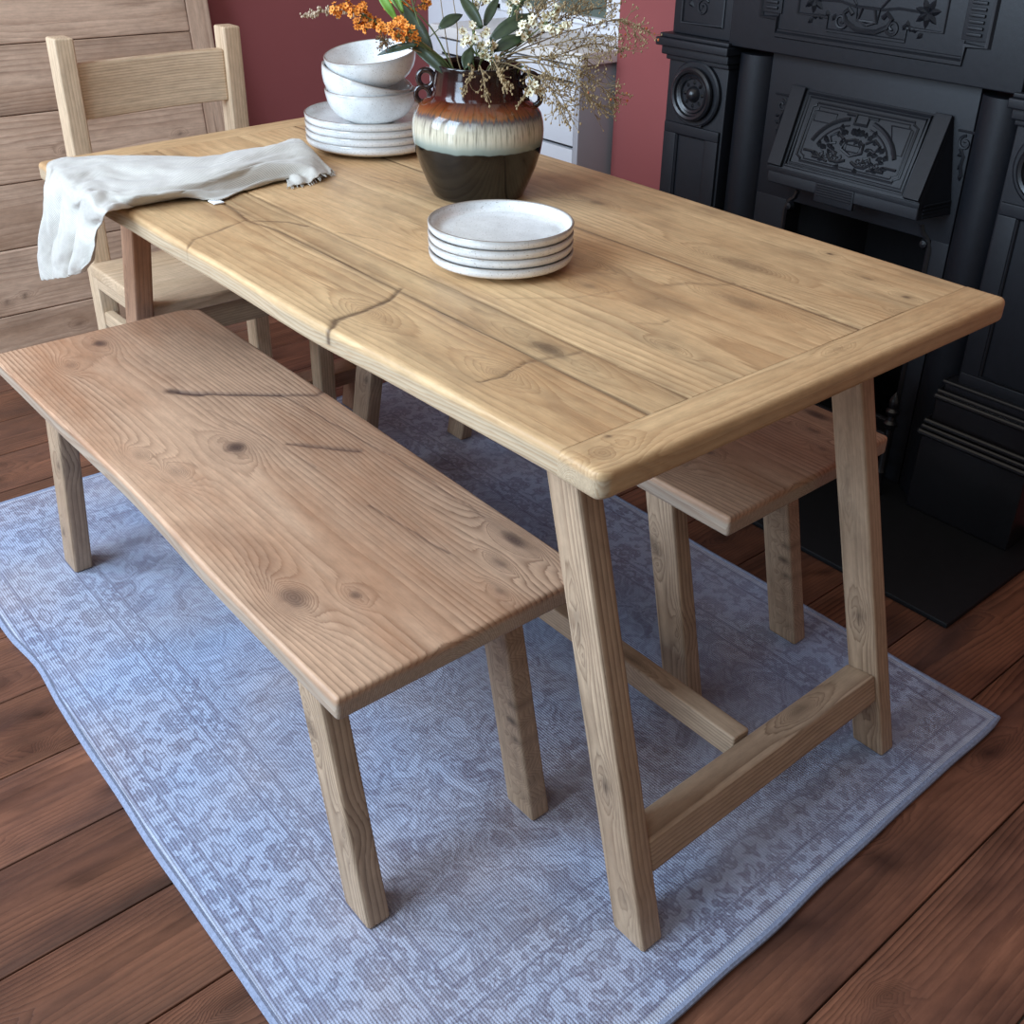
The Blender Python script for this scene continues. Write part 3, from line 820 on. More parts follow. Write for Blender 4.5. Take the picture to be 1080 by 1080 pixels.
    for j in range(1, NV - 1):
        for q in (0,):
            p = G_[0, j]; d = G_[0, j] - G_[2, j]; d = d / (np.linalg.norm(d) + 1e-9)
            e = p + d * (.005 + .003 * rr.random()) + np.array([rr.uniform(-.001, .001), rr.uniform(-.001, .001), 0])
            e[2] = max(TH + .001, e[2] - .002)
            f.tube([p, e], [.0009, .0006], 4)
    f.build('fringe', M['cloth'], o, True)['kind'] = 'stuff'
    t = MB(); c = np.array(T[3][4]); 
    t.box(c + np.array([-.012, -.016, -.001]), c + np.array([.012, .002, .001]), 0, .0004)
    tg = t.build('care_tag', M['tag'], o, True); tg['label'] = 'small white fabric tag'
build_towel()

def crock(name, prof_out, prof_in, rimr, rimz, n=72):
    """closed lathe with rim attribute; origin at the foot"""
    prof = prof_out + prof_in
    b = MB(); b.lathe(prof, (0, 0, 0), n, 0)
    V = np.array(b.v); r = np.hypot(V[:, 0], V[:, 1])
    o = mesh_np(name, V, b.f, M['ceramic'], None, dict(rim=np.exp(-((V[:, 2] - rimz) / .0016) ** 2) * (r > rimr * .96)), True, origin=(0, 0, 0))
    return o

def plate_mesh(name, R, H):
    t = .0042
    po = [(.0001, .004), (R * .60, .004), (R * .62, .0004), (R * .66, .0004), (R * .69, .004), (R * .80, .0052), (R * .89, .32 * H), (R * .950, .43 * H), (R * .974, .50 * H), (R * .988, .60 * H), (R * .997, .76 * H), (R, H - .0012), (R - .001, H)]
    pi = [(R - t * .6, H + .0001), (R - t, H - .0016), (R - t - .001, H * .82), (R * .93, H * .55), (R * .86, H * .38), (R * .78, .0115), (R * .6, .0095), (.0001, .009)]
    return crock(name, po, pi, R, H)

def bowl_mesh(name, R, H):
    t = .0045
    po = [(.0001, .004), (R * .42, .004), (R * .44, .0004), (R * .49, .0004), (R * .52, .004), (R * .68, H * .13), (R * .81, H * .28), (R * .905, H * .47), (R * .96, H * .67), (R * .99, H * .86), (R, H - .0012), (R - .001, H)]
    pi = [(R - t * .6, H + .0001), (R - t, H - .002), (R * .94, H * .84), (R * .91, H * .66), (R * .855, H * .47), (R * .76, H * .30), (R * .62, H * .19), (R * .4, .010), (.0001, .010)]
    return crock(name, po, pi, R, H)

small = plate_mesh('side_plate', .1061, .0247)
W4 = ['bottom', 'second from bottom', 'third from bottom', 'top']
L1 = ['small white rimmed plate at the bottom of the front stack', 'small white plate second from the bottom of the front stack', 'small white plate just under the top one in the front stack', 'small speckled white plate on top of the front stack']
for i in range(4):
    o = small if i == 0 else copy_tree(small)
    o.location = (.2486 + (.0008, -.0006, .0005, 0)[i], -.0863 + (0, .0007, -.0005, 0)[i], TH + .0003 + i * .01345)
    o.rotation_euler.z = i * .7
    setp(o, L1[i], 'plate', 'small plates in the front stack')
big = plate_mesh('dinner_plate', .1332, .0295)
L2 = ['large white dinner plate at the bottom of the back stack', 'large white dinner plate second from the bottom of the back stack', 'large white dinner plate third from the bottom of the back stack', 'large white dinner plate on top of the back stack holding the bowls']
for i in range(4):
    o = big if i == 0 else copy_tree(big)
    o.location = (-.460, .156, TH + .0003 + i * .0145)
    setp(o, L2[i], 'plate', 'dinner plates in the back stack')
bowl = bowl_mesh('bowl', .0905, .063)
L3 = ['white bowl at the bottom of the bowl stack resting on the dinner plates', 'white bowl in the middle of the bowl stack tilting down to the right', 'white bowl on top of the bowl stack tilted towards the camera']
rt = Vector((.66, .751, 0)); fwv = Vector((-.751, .66, 0))
BP = [((-.460, .156, .8865), 0, 0), ((-.463, .153, .9135), 15.0, 1.5), ((-.457, .156, .957), -5.5, 7.0)]     # rim centres
for i, (loc, roll, pitch) in enumerate(BP):
    o = bowl if i == 0 else copy_tree(bowl)
    R = Matrix.Rotation(math.radians(roll), 3, fwv) @ Matrix.Rotation(math.radians(pitch), 3, rt)
    o.rotation_euler = R.to_euler(); o.location = Vector(loc) - R @ Vector((0, 0, .063))
    setp(o, L3[i], 'bowl', 'stacked white bowls')

# ---------------------------------------------------------------- vase
VC = (-.068, .12)
def build_vase():
    z0 = TH
    prof = [(.0001, .002), (.074, .002), (.0755, .0), (.0795, .001), (.0815, .004), (.0915, .026), (.1020, .052), (.1095, .077), (.1132, .100), (.1138, .114), (.1125, .128), (.1085, .142), (.101, .153), (.0915, .1605), (.0815, .1655), (.0785, .1695), (.0772, .175),
            (.0758, .185), (.0738, .200), (.0726, .210), (.0738, .2175), (.0742, .2203), (.0722, .2208), (.0700, .219), (.0690, .212), (.0690, .19), (.0705, .170), (.085, .158), (.102, .140), (.107, .114), (.101, .08), (.083, .03), (.070, .012), (.0001, .010)]
    b = MB(); b.lathe(prof, (0, 0, 0), 96)
    o = mesh_np('vase', np.array(b.v), b.f, M['vase'], None, None, True, origin=(0, 0, 0))
    o.location = (VC[0], VC[1], z0)
    setp(o, 'round pottery vase with black base, cream drip band and maroon neck holding flowers', 'vase')
    for s in (-1, 1):
        h = MB()
        d = Vector((.669, .743, 0)) * s
        # two stacked loops of a double handle
        for rc, zc, R in ((.0885, .1935, .0132), (.0945, .1672, .0122)):
            P = []
            for k in range(24):
                a = 2 * PI * k / 24
                P.append(d * (rc + R * math.cos(a)) + Vector((0, 0, zc + R * 1.05 * math.sin(a))))
            h.tube(P, .0050, 10, 0, False, True)
        h2 = mesh_np('handle', np.array(h.v), h.f, M['vasedark'], o, None, True, origin=(0, 0, 0))
build_vase()

# ---------------------------------------------------------------- flowers
ORANGE=[
 ( [(-0.068, 0.125, 0.88), (-0.092, 0.08, 0.983), (-0.114, 0.048, 1.015), (-0.116, 0.016, 1.041)] , [(-0.123, 0.008, 1.051), (-0.103, 0.009, 1.044), (-0.11, -0.011, 1.038), (-0.132, -0.006, 1.045), (-0.122, 0.029, 1.031), (-0.125, 0.014, 1.028), (-0.141, 0.015, 1.053)] ),
 ( [(-0.064, 0.144, 0.88), (-0.094, 0.077, 0.982), (-0.136, 0.044, 1.02), (-0.173, 0.005, 1.044), (-0.209, -0.032, 1.069)] , [(-0.218, -0.057, 1.069), (-0.207, -0.047, 1.075), (-0.192, -0.041, 1.067), (-0.191, -0.027, 1.075), (-0.211, -0.021, 1.049), (-0.193, -0.014, 1.041), (-0.201, -0.012, 1.057), (-0.185, -0.001, 1.049), (-0.155, -0.013, 1.044)] ),
 ( [(-0.078, 0.146, 0.88), (-0.089, 0.083, 0.983), (-0.155, 0.088, 1.038), (-0.214, 0.072, 1.078)] , [(-0.233, 0.055, 1.065), (-0.223, 0.078, 1.069), (-0.236, 0.078, 1.084), (-0.187, 0.083, 1.089), (-0.245, 0.048, 1.082), (-0.204, 0.08, 1.06), (-0.189, 0.098, 1.076)] ),
]
WHITE=[
 ( [(-0.059, 0.139, 0.88), (-0.066, 0.11, 0.984), (-0.046, 0.1, 1.008)] , [(-0.046, 0.069, 1.046), (-0.068, 0.106, 1.051), (-0.053, 0.106, 1.037), (-0.036, 0.11, 1.046), (-0.04, 0.08, 1.034), (-0.044, 0.108, 1.023), (-0.024, 0.111, 1.027), (-0.03, 0.111, 1.009), (-0.025, 0.121, 1.018), (-0.01, 0.106, 1.007), (-0.048, 0.076, 1.03), (-0.027, 0.099, 1.014)] ),
 ( [(-0.075, 0.123, 0.88), (-0.05, 0.128, 0.984), (-0.015, 0.16, 1.02), (0.009, 0.2, 1.057)] , [(0.009, 0.2, 1.072), (0.004, 0.223, 1.065), (0.042, 0.203, 1.053), (0.047, 0.214, 1.06), (0.002, 0.197, 1.052), (0.024, 0.198, 1.051), (-0.008, 0.176, 1.046), (-0.008, 0.164, 1.038), (-0.001, 0.182, 1.061), (-0.014, 0.19, 1.033), (0.02, 0.212, 1.082), (-0.01, 0.17, 1.052)] ),
 ( [(-0.06, 0.147, 0.88), (-0.06, 0.116, 0.984), (-0.075, 0.168, 1.027), (-0.084, 0.211, 1.072)] , [(-0.076, 0.21, 1.077), (-0.076, 0.224, 1.088), (-0.1, 0.215, 1.079), (-0.101, 0.199, 1.095), (-0.086, 0.208, 1.065), (-0.088, 0.226, 1.061), (-0.058, 0.222, 1.083)] ),
 ( [(-0.058, 0.124, 0.88), (-0.071, 0.104, 0.983), (-0.116, 0.149, 1.038), (-0.144, 0.187, 1.082)] , [(-0.158, 0.192, 1.085), (-0.14, 0.193, 1.074), (-0.14, 0.168, 1.074), (-0.128, 0.196, 1.086)] ),
 ( [(-0.059, 0.139, 0.88), (0.001, 0.153, 0.988), (0.043, 0.143, 0.981), (0.06, 0.136, 0.97)] , [(0.073, 0.123, 0.976), (0.06, 0.145, 0.964), (0.047, 0.14, 0.96)] ),
]
LEAFY=[
 ( [(-0.036, 0.111, 0.88), (-0.097, 0.074, 0.982), (-0.123, 0.064, 1.005), (-0.159, 0.062, 1.054), (-0.194, 0.069, 1.109)] , [((-0.116, 0.061, 0.993), (-0.199, 0.06, 1.074), 0.02), ((-0.068, 0.052, 0.979), (-0.146, 0.028, 1.025), 0.012), ((-0.121, 0.079, 1.042), (-0.116, 0.125, 1.062), 0.014), ((-0.1, 0.019, 1.024), (-0.15, -0.026, 1.004), 0.009)] ),
 ( [(-0.067, 0.12, 0.88), (-0.076, 0.098, 0.983), (-0.093, 0.131, 1.027), (-0.134, 0.159, 1.096)] , [((-0.082, 0.139, 1.043), (-0.142, 0.137, 1.091), 0.014), ((-0.089, 0.151, 1.046), (-0.104, 0.193, 1.088), 0.012), ((-0.051, 0.079, 0.988), (-0.069, 0.107, 1.017), 0.014)] ),
 ( [(-0.079, 0.162, 0.88), (-0.06, 0.116, 0.984), (-0.052, 0.15, 1.016), (-0.073, 0.228, 1.099)] , [((-0.049, 0.131, 1.029), (-0.029, 0.21, 1.068), 0.018), ((-0.03, 0.123, 1.015), (-0.015, 0.182, 1.036), 0.016), ((-0.071, 0.196, 1.056), (-0.086, 0.249, 1.112), 0.012)] ),
 ( [(-0.065, 0.102, 0.88), (-0.095, 0.076, 0.982), (-0.13, 0.04, 1.029), (-0.177, 0.022, 1.091)] , [((-0.174, -0.005, 1.097), (-0.147, 0.015, 1.052), 0.01), ((-0.161, 0.035, 1.064), (-0.227, 0.035, 1.123), 0.012)] ),
]
TWIG=[
  [(-0.042, 0.11, 0.88), (-0.046, 0.135, 0.987), (0.006, 0.173, 1.006), (0.079, 0.193, 0.992), (0.126, 0.198, 0.957)] ,
  [(-0.063, 0.108, 0.88), (-0.04, 0.14, 0.988), (-0.001, 0.221, 1.032), (0.042, 0.267, 1.052), (0.081, 0.305, 1.066), (0.116, 0.317, 1.054)] ,
  [(-0.061, 0.139, 0.88), (-0.035, 0.146, 0.988), (-0.003, 0.245, 1.003), (0.009, 0.305, 1.018), (0.048, 0.342, 1.011)] ,
  [(-0.057, 0.133, 0.88), (-0.027, 0.124, 0.991), (0.048, 0.138, 0.988), (0.1, 0.134, 0.976), (0.131, 0.132, 0.952)] ,
  [(-0.054, 0.116, 0.88), (-0.046, 0.135, 0.987), (-0.05, 0.22, 1.057), (-0.047, 0.28, 1.106)] ,
  [(-0.066, 0.12, 0.88), (-0.051, 0.129, 0.987), (-0.03, 0.225, 1.036), (-0.01, 0.271, 1.065), (0.022, 0.316, 1.077)] ,
  [(-0.051, 0.151, 0.88), (-0.016, 0.071, 0.994), (0.006, 0.048, 0.987), (0.011, 0.027, 0.965)] ,
  [(-0.076, 0.13, 0.88), (-0.011, 0.077, 0.994), (0.022, 0.061, 0.983), (0.038, 0.054, 0.961)] ,
  [(-0.032, 0.145, 0.88), (-0.009, 0.101, 1.001), (0.034, 0.084, 0.994), (0.052, 0.081, 0.975)] ,
  [(-0.076, 0.124, 0.88), (0.003, 0.145, 0.996), (0.066, 0.119, 0.984), (0.07, 0.1, 0.954)] ,
  [(-0.066, 0.121, 0.88), (-0.089, 0.083, 0.983), (-0.128, 0.097, 1.033), (-0.174, 0.119, 1.102)] ,
  [(-0.053, 0.147, 0.88), (-0.081, 0.092, 0.983), (-0.126, 0.121, 1.039), (-0.169, 0.141, 1.101)] ,
  [(-0.067, 0.121, 0.88), (-0.035, 0.146, 0.988), (0.034, 0.223, 0.988), (0.088, 0.239, 0.976), (0.123, 0.257, 0.949)] ,
  [(-0.079, 0.121, 0.88), (-0.031, 0.122, 0.994), (0.052, 0.195, 1.033), (0.113, 0.242, 1.049)] ,
  [(-0.062, 0.12, 0.88), (-0.037, 0.144, 0.988), (0.029, 0.164, 1.004), (0.087, 0.155, 0.978), (0.128, 0.151, 0.937)] ,
  [(-0.102, 0.114, 0.88), (-0.042, 0.141, 0.99), (-0.008, 0.214, 1.076), (0.032, 0.272, 1.114)] ,
  [(-0.105, 0.144, 0.88), (-0.03, 0.152, 0.988), (0.035, 0.235, 0.959), (0.075, 0.271, 0.928)] ,
  [(-0.079, 0.122, 0.88), (-0.092, 0.08, 0.983), (-0.174, 0.033, 1.039), (-0.253, -0.036, 1.061), (-0.282, -0.074, 1.053)] ,
  [(-0.069, 0.121, 0.88), (-0.044, 0.137, 0.987), (-0.028, 0.185, 1.046), (-0.032, 0.228, 1.106)] ,
  [(-0.078, 0.125, 0.88), (-0.039, 0.145, 0.991), (-0.015, 0.232, 1.045), (-0.007, 0.292, 1.087)] ,
  [(-0.039, 0.096, 0.88), (-0.034, 0.146, 0.985), (0.018, 0.164, 1.0), (0.075, 0.191, 1.017), (0.098, 0.212, 1.013)] ,
]
SEED = [(-0.129, -0.026, 1.029),(-0.125, -0.016, 1.036),(-0.145, -0.025, 1.032)]
rf = random.Random(12)
def smooth_path(P, k=5):
    P = [Vector(p) for p in P]; out = []
    n = len(P) - 1
    for i in range(n):
        p0, p1, p2, p3 = P[max(i - 1, 0)], P[i], P[i + 1], P[min(i + 2, n)]
        for j in range(k):
            f = j / k
            out.append(.5 * ((2 * p1) + (-p0 + p2) * f + (2 * p0 - 5 * p1 + 4 * p2 - p3) * f * f + (-p0 + 3 * p1 - 3 * p2 + p3) * f ** 3))
    out.append(P[-1]); return out
def rv(s=1.0): return Vector((rf.gauss(0, 1), rf.gauss(0, 1), rf.gauss(0, 1))) * s
def blossom(b, c, r, nrm, petals=5, mi=0, mc=1, cup=.35):
    nrm = nrm.normalized(); a = nrm.orthogonal().normalized(); w = nrm.cross(a); ph = rf.random() * 6
    for k in range(petals):
        t = ph + 2 * PI * k / petals
        d = a * math.cos(t) + w * math.sin(t); e = a * -math.sin(t) + w * math.cos(t)
        p0 = c; V = [p0 + e * r * .12, p0 - e * r * .12, p0 + d * r * .55 - e * r * .42 + nrm * r * cup * .35, p0 + d * r * 1.0 - e * r * .18 + nrm * r * cup, p0 + d * r * 1.0 + e * r * .18 + nrm * r * cup, p0 + d * r * .55 + e * r * .42 + nrm * r * cup * .35]
        b.add(V, [(0, 1, 2, 5), (5, 2, 3, 4)], mi)
    ball(b, c + nrm * r * .15, r * .26, mc)
def ball(b, c, r, mi=0, sq=1.0):
    V = [c + Vector((0, 0, r * sq))]; n = 6
    for lat in (.5, -.5):
        for j in range(n):
            a = 2 * PI * j / n; V.append(c + Vector((r * .866 * math.cos(a), r * .866 * math.sin(a), r * sq * lat)))
    V.append(c - Vector((0, 0, r * sq)))
    F = [(0, 1 + j, 1 + (j + 1) % n) for j in range(n)] + [(1 + j, 1 + n + j, 1 + n + (j + 1) % n, 1 + (j + 1) % n) for j in range(n)] + [(2 * n + 1, 1 + n + (j + 1) % n, 1 + n + j) for j in range(n)]
    b.add(V, F, mi)
def leaf(name, a, tip, w, m, parent, bend=.12):
    a = Vector(a); tip = Vector(tip); d = tip - a; L = d.length; t = d.normalized()
    view = Vector((.6, -.55, .55)); s = t.cross(view).normalized(); nrm = s.cross(t).normalized()
    if nrm.z < 0: nrm = -nrm
    V = []; F = []; N = 12
    for i in range(N + 1):
        f = i / N; ww = w * .5 * (math.sin(PI * min(1, f * .92 + .05)) ** .85) * (1.15 - .45 * f)
        if i == N: ww = .0002
        c = a + d * f + nrm * L * bend * math.sin(PI * f) * .6
        for q, lift in ((-1, .30), (-.5, .10), (0, 0), (.5, .10), (1, .30)):
            V.append(c + s * ww * q * 1.0 + nrm * ww * lift)
    for i in range(N):
        for q in range(4): F.append((i * 5 + q, i * 5 + q + 1, (i + 1) * 5 + q + 1, (i + 1) * 5 + q))
    o = mesh_np(name, np.array([tuple(v) for v in V]), F, m, parent, None, True)
    md = o.modifiers.new('thickness', 'SOLIDIFY'); md.thickness = .0007
    return o
VB = (VC[0], VC[1], TH + .02)
def flower_root(name, label, cat, group): return empty(name, VB, label, cat, group)

def cluster(b, c, n, spread, r, stem_mi=2, axis=None):
    for i in range(n):
        o = rv(); o.normalize(); q = c + o * spread * rf.uniform(.45, 1.0)
        nr = (q - c).normalized() + Vector((.35, -.35, .35)) 
        blossom(b, q, r * rf.uniform(.85, 1.15), nr)
        b.tube([c, q], [.0006, .0005], 4, stem_mi, False)

OL = ['orange blossom sprig leaning left nearest the tilted top bowl', 'orange blossom sprig reaching furthest left over the bowl stack', 'orange blossom sprig standing highest at the left of the bouquet']
for (P, cl), lab in zip(ORANGE, OL):
    R = flower_root('orange_blossom_sprig', lab, 'flower', 'orange blossom sprigs in the vase')
    s = MB(); sp = smooth_path(P); s.tube(sp, [.0018 - .0008 * i / len(sp) for i in range(len(sp))], 6)
    for c in cl:
        c = Vector(c); j = min(range(len(sp) // 2, len(sp)), key=lambda i: (sp[i] - c).length)
        s.tube([sp[j], sp[j].lerp(c, .5) + Vector((0, 0, -.002)), c], [.0010, .0008, .0006], 5)
    s.build('stem', M['stem_green'], R)
    for c in cl:
        b = MB(); cluster(b, Vector(c), 13, .0105, .0050)
        b.build('blossom_cluster', [M['orange'], M['orangedark'], M['stem_green']], R, True, fix=False, auto=0)
WL = ['cream white waxflower sprig at the centre front of the bouquet', 'cream white waxflower sprig spreading right of centre in the bouquet', 'cream white waxflower sprig rising at the back right of the bouquet', 'cream white waxflower sprig rising highest near the middle of the bouquet', 'small cream waxflower sprig drooping over the right vase handle']
for (P, cl), lab in zip(WHITE, WL):
    R = flower_root('waxflower_sprig', lab, 'flower', 'white waxflower sprigs in the vase')
    s = MB(); sp = smooth_path(P); s.tube(sp, [.0016 - .0007 * i / len(sp) for i in range(len(sp))], 6)
    for c in cl:
        c = Vector(c); j = min(range(len(sp) // 2, len(sp)), key=lambda i: (sp[i] - c).length)
        s.tube([sp[j], sp[j].lerp(c, .5) + Vector((0, 0, -.002)), c], [.0009, .0007, .0005], 5)
    s.build('stem', M['stem_green'], R)
    for c in cl:
        b = MB(); cluster(b, Vector(c), 4, .0062, .0066)
        b.build('blossom_cluster', [M['cream'], M['creamc'], M['stem_green']], R, True, fix=False, auto=0)
LL = ['leafy stem with broad dark leaves left of centre in the bouquet', 'leafy stem with pointed dark leaves at the back centre of the bouquet', 'leafy stem with large dark leaves right of centre in the bouquet', 'stem with a fresh bright green leaf among the orange blossoms']
for (P, lv), lab in zip(LEAFY, LL):
    R = flower_root('leafy_stem', lab, 'foliage', 'leafy stems in the vase')
    s = MB(); sp = smooth_path(P); s.tube(sp, [.0022 - .001 * i / len(sp) for i in range(len(sp))], 6)
    for a, t, w in lv:
        a = Vector(a); j = min(range(len(sp)), key=lambda i: (sp[i] - a).length)
        s.tube([sp[j], a], [.001, .0008], 5)
    s.build('stem', M['stem_green'], R)
    for a, t, w in lv:
        leaf('leaf', a, t, w * 1.5, M['leaf_bright'] if ('bright' in lab) else M['leaf'], R)
TL = ['brown twig arching down to the right in front of the cabinet', 'long brown twig reaching furthest right across the red wall', 'brown twig pointing right just under the longest one', 'brown twig drooping right of the vase shoulder', 'brown twig rising steeply at the right of the bouquet', 'brown twig slanting up to the right before the window', 'dry seed spray hanging over the vase neck at the left', 'dry seed spray hanging over the middle of the vase neck', 'feathery brown grass head hanging over the vase rim', 'dry seed spray hanging across the right vase handle',
      'dark bare twig standing upright left of the white flowers', 'dark bare twig standing upright close beside its neighbour at the left', 'brown twig stretching low to the right over the cabinet side', 'brown twig pointing right at the height of the worktop', 'brown twig curving down furthest below the vase rim at the right', 'brown twig rising to the upper right of the bouquet', 'brown twig bending low behind the vase towards the cabinet', 'pale grass stem with wispy seed heads reaching left past the orange blossoms',
      'brown twig leaning up beside the back waxflower sprig', 'brown twig fanning out above the right hand waxflower sprig', 'short brown twig spreading right from the vase rim below the waxflowers']
for i, (P, lab) in enumerate(zip(TWIG, TL)):
    R = flower_root('dried_twig', lab, 'twig', 'dried twigs and grasses in the vase')
    s = MB(); sd = MB(); sp = smooth_path(P, 6); n = len(sp)
    s.tube(sp, [.0014 - .0008 * k / n for k in range(n)], 5)
    feather = i in (8, 17); bare = i in (10, 11); hang = i in (6, 7, 9)
    start = int(n * (.55 if not feather else .6))
    if hang: start = int(n * .5)
    rust = i in (1, 2, 0, 12)
    if not bare:
        for k in range(start, n):
            cnt = 3 if not feather else 4
            for q in range(cnt):
                t = (sp[min(k + 1, n - 1)] - sp[max(k - 1, 0)]).normalized()
                d = (t * rf.uniform(.5, 1.1) + rv(.55))
                L = rf.uniform(.012, .034) if not (feather or hang) else rf.uniform(.004, .012)
                e = sp[k] + d * L
                mid = sp[k].lerp(e, .55) + rv(.0012)
                s.tube([sp[k], mid, e], [.0006, .0005, .0004], 4, 0, False)
                ball(sd, e, rf.uniform(.0012, .0020), 1 if (rust and k > n * .95) else 0, 1.4)
                if not feather and L > .016:
                    for h in range(2):
                        e2 = mid + (d * .5 + rv(.5)) * L * .6
                        s.tube([mid, e2], [.0005, .0004], 4, 0, False); ball(sd, e2, rf.uniform(.0012, .002), 0, 1.3)
                if feather:
                    for h in range(3): ball(sd, sp[k].lerp(e, rf.random()) + rv(.0012), rf.uniform(.0012, .002), 0, 1.8)
    s.build('stem', M['stem_brown'], R, fix=False, auto=0)
    if sd.v:
        o = sd.build('seed_heads' if (feather or hang) else 'buds', [M['pale'] if i == 17 else M['bud'], M['budrust']], R, fix=False, auto=0); o['kind'] = 'stuff'
R = flower_root('dried_umbel', 'dark brown dried umbel seed head hanging under the orange blossoms', 'flower', None)
s = MB(); sd = MB()
c0 = Vector(SEED[0]); s.tube(smooth_path([(-.08, .11, .88), (-.10, .07, .985), tuple(c0 + Vector((.01, .02, -.006)))]), .0012, 5)
for i in range(90):
    d = rv(); d.normalize(); e = c0 + d * rf.uniform(.006, .018)
    s.tube([c0, e], [.0005, .0003], 4, 0, False); ball(sd, e, .0013)
s.build('stem', M['stem_brown'], R, fix=False, auto=0); sd.build('seed_head', M['seed'], R, fix=False, auto=0)['kind'] = 'stuff'

# ================================================================== cabinet in the alcove
def build_cabinet():
    x0, x1, y0, y1, zt = -1.40, -.747, 1.0, AY - .002, .818
    C = empty('cabinet', (-1.07, 1.14, 0), 'pale grey drawer cabinet in the alcove behind the vase', 'cabinet')
    b = MB(); b.box((x0, y0 + .022, .0), (x1 - .0205, y1, zt), 0, .002); b.build('carcass', M['shadowgap'], C)
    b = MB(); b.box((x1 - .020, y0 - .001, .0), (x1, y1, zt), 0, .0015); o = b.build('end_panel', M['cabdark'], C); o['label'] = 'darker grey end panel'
    for za, zb in ((.772, .812), (.600, .764), (.10, .592)):
        b = MB(); b.box((x0 + .002, y0, za + .001), (x1 - .022, y0 + .0205, zb - .001), 0, .002); b.build('drawer_front', M['cab'], C)
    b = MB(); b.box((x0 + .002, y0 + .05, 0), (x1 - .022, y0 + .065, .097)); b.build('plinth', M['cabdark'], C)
    b = MB(); b.box((x0 - .01, y0 - .012, zt + .0005), (x1 + .014, y1, zt + .033), 0, .003)
    setp(b.build('worktop', M['worktop'], None, True, (-1.07, 1.14, zt + .001)), 'pale worktop slab lying on the grey alcove cabinet', 'worktop')
build_cabinet()

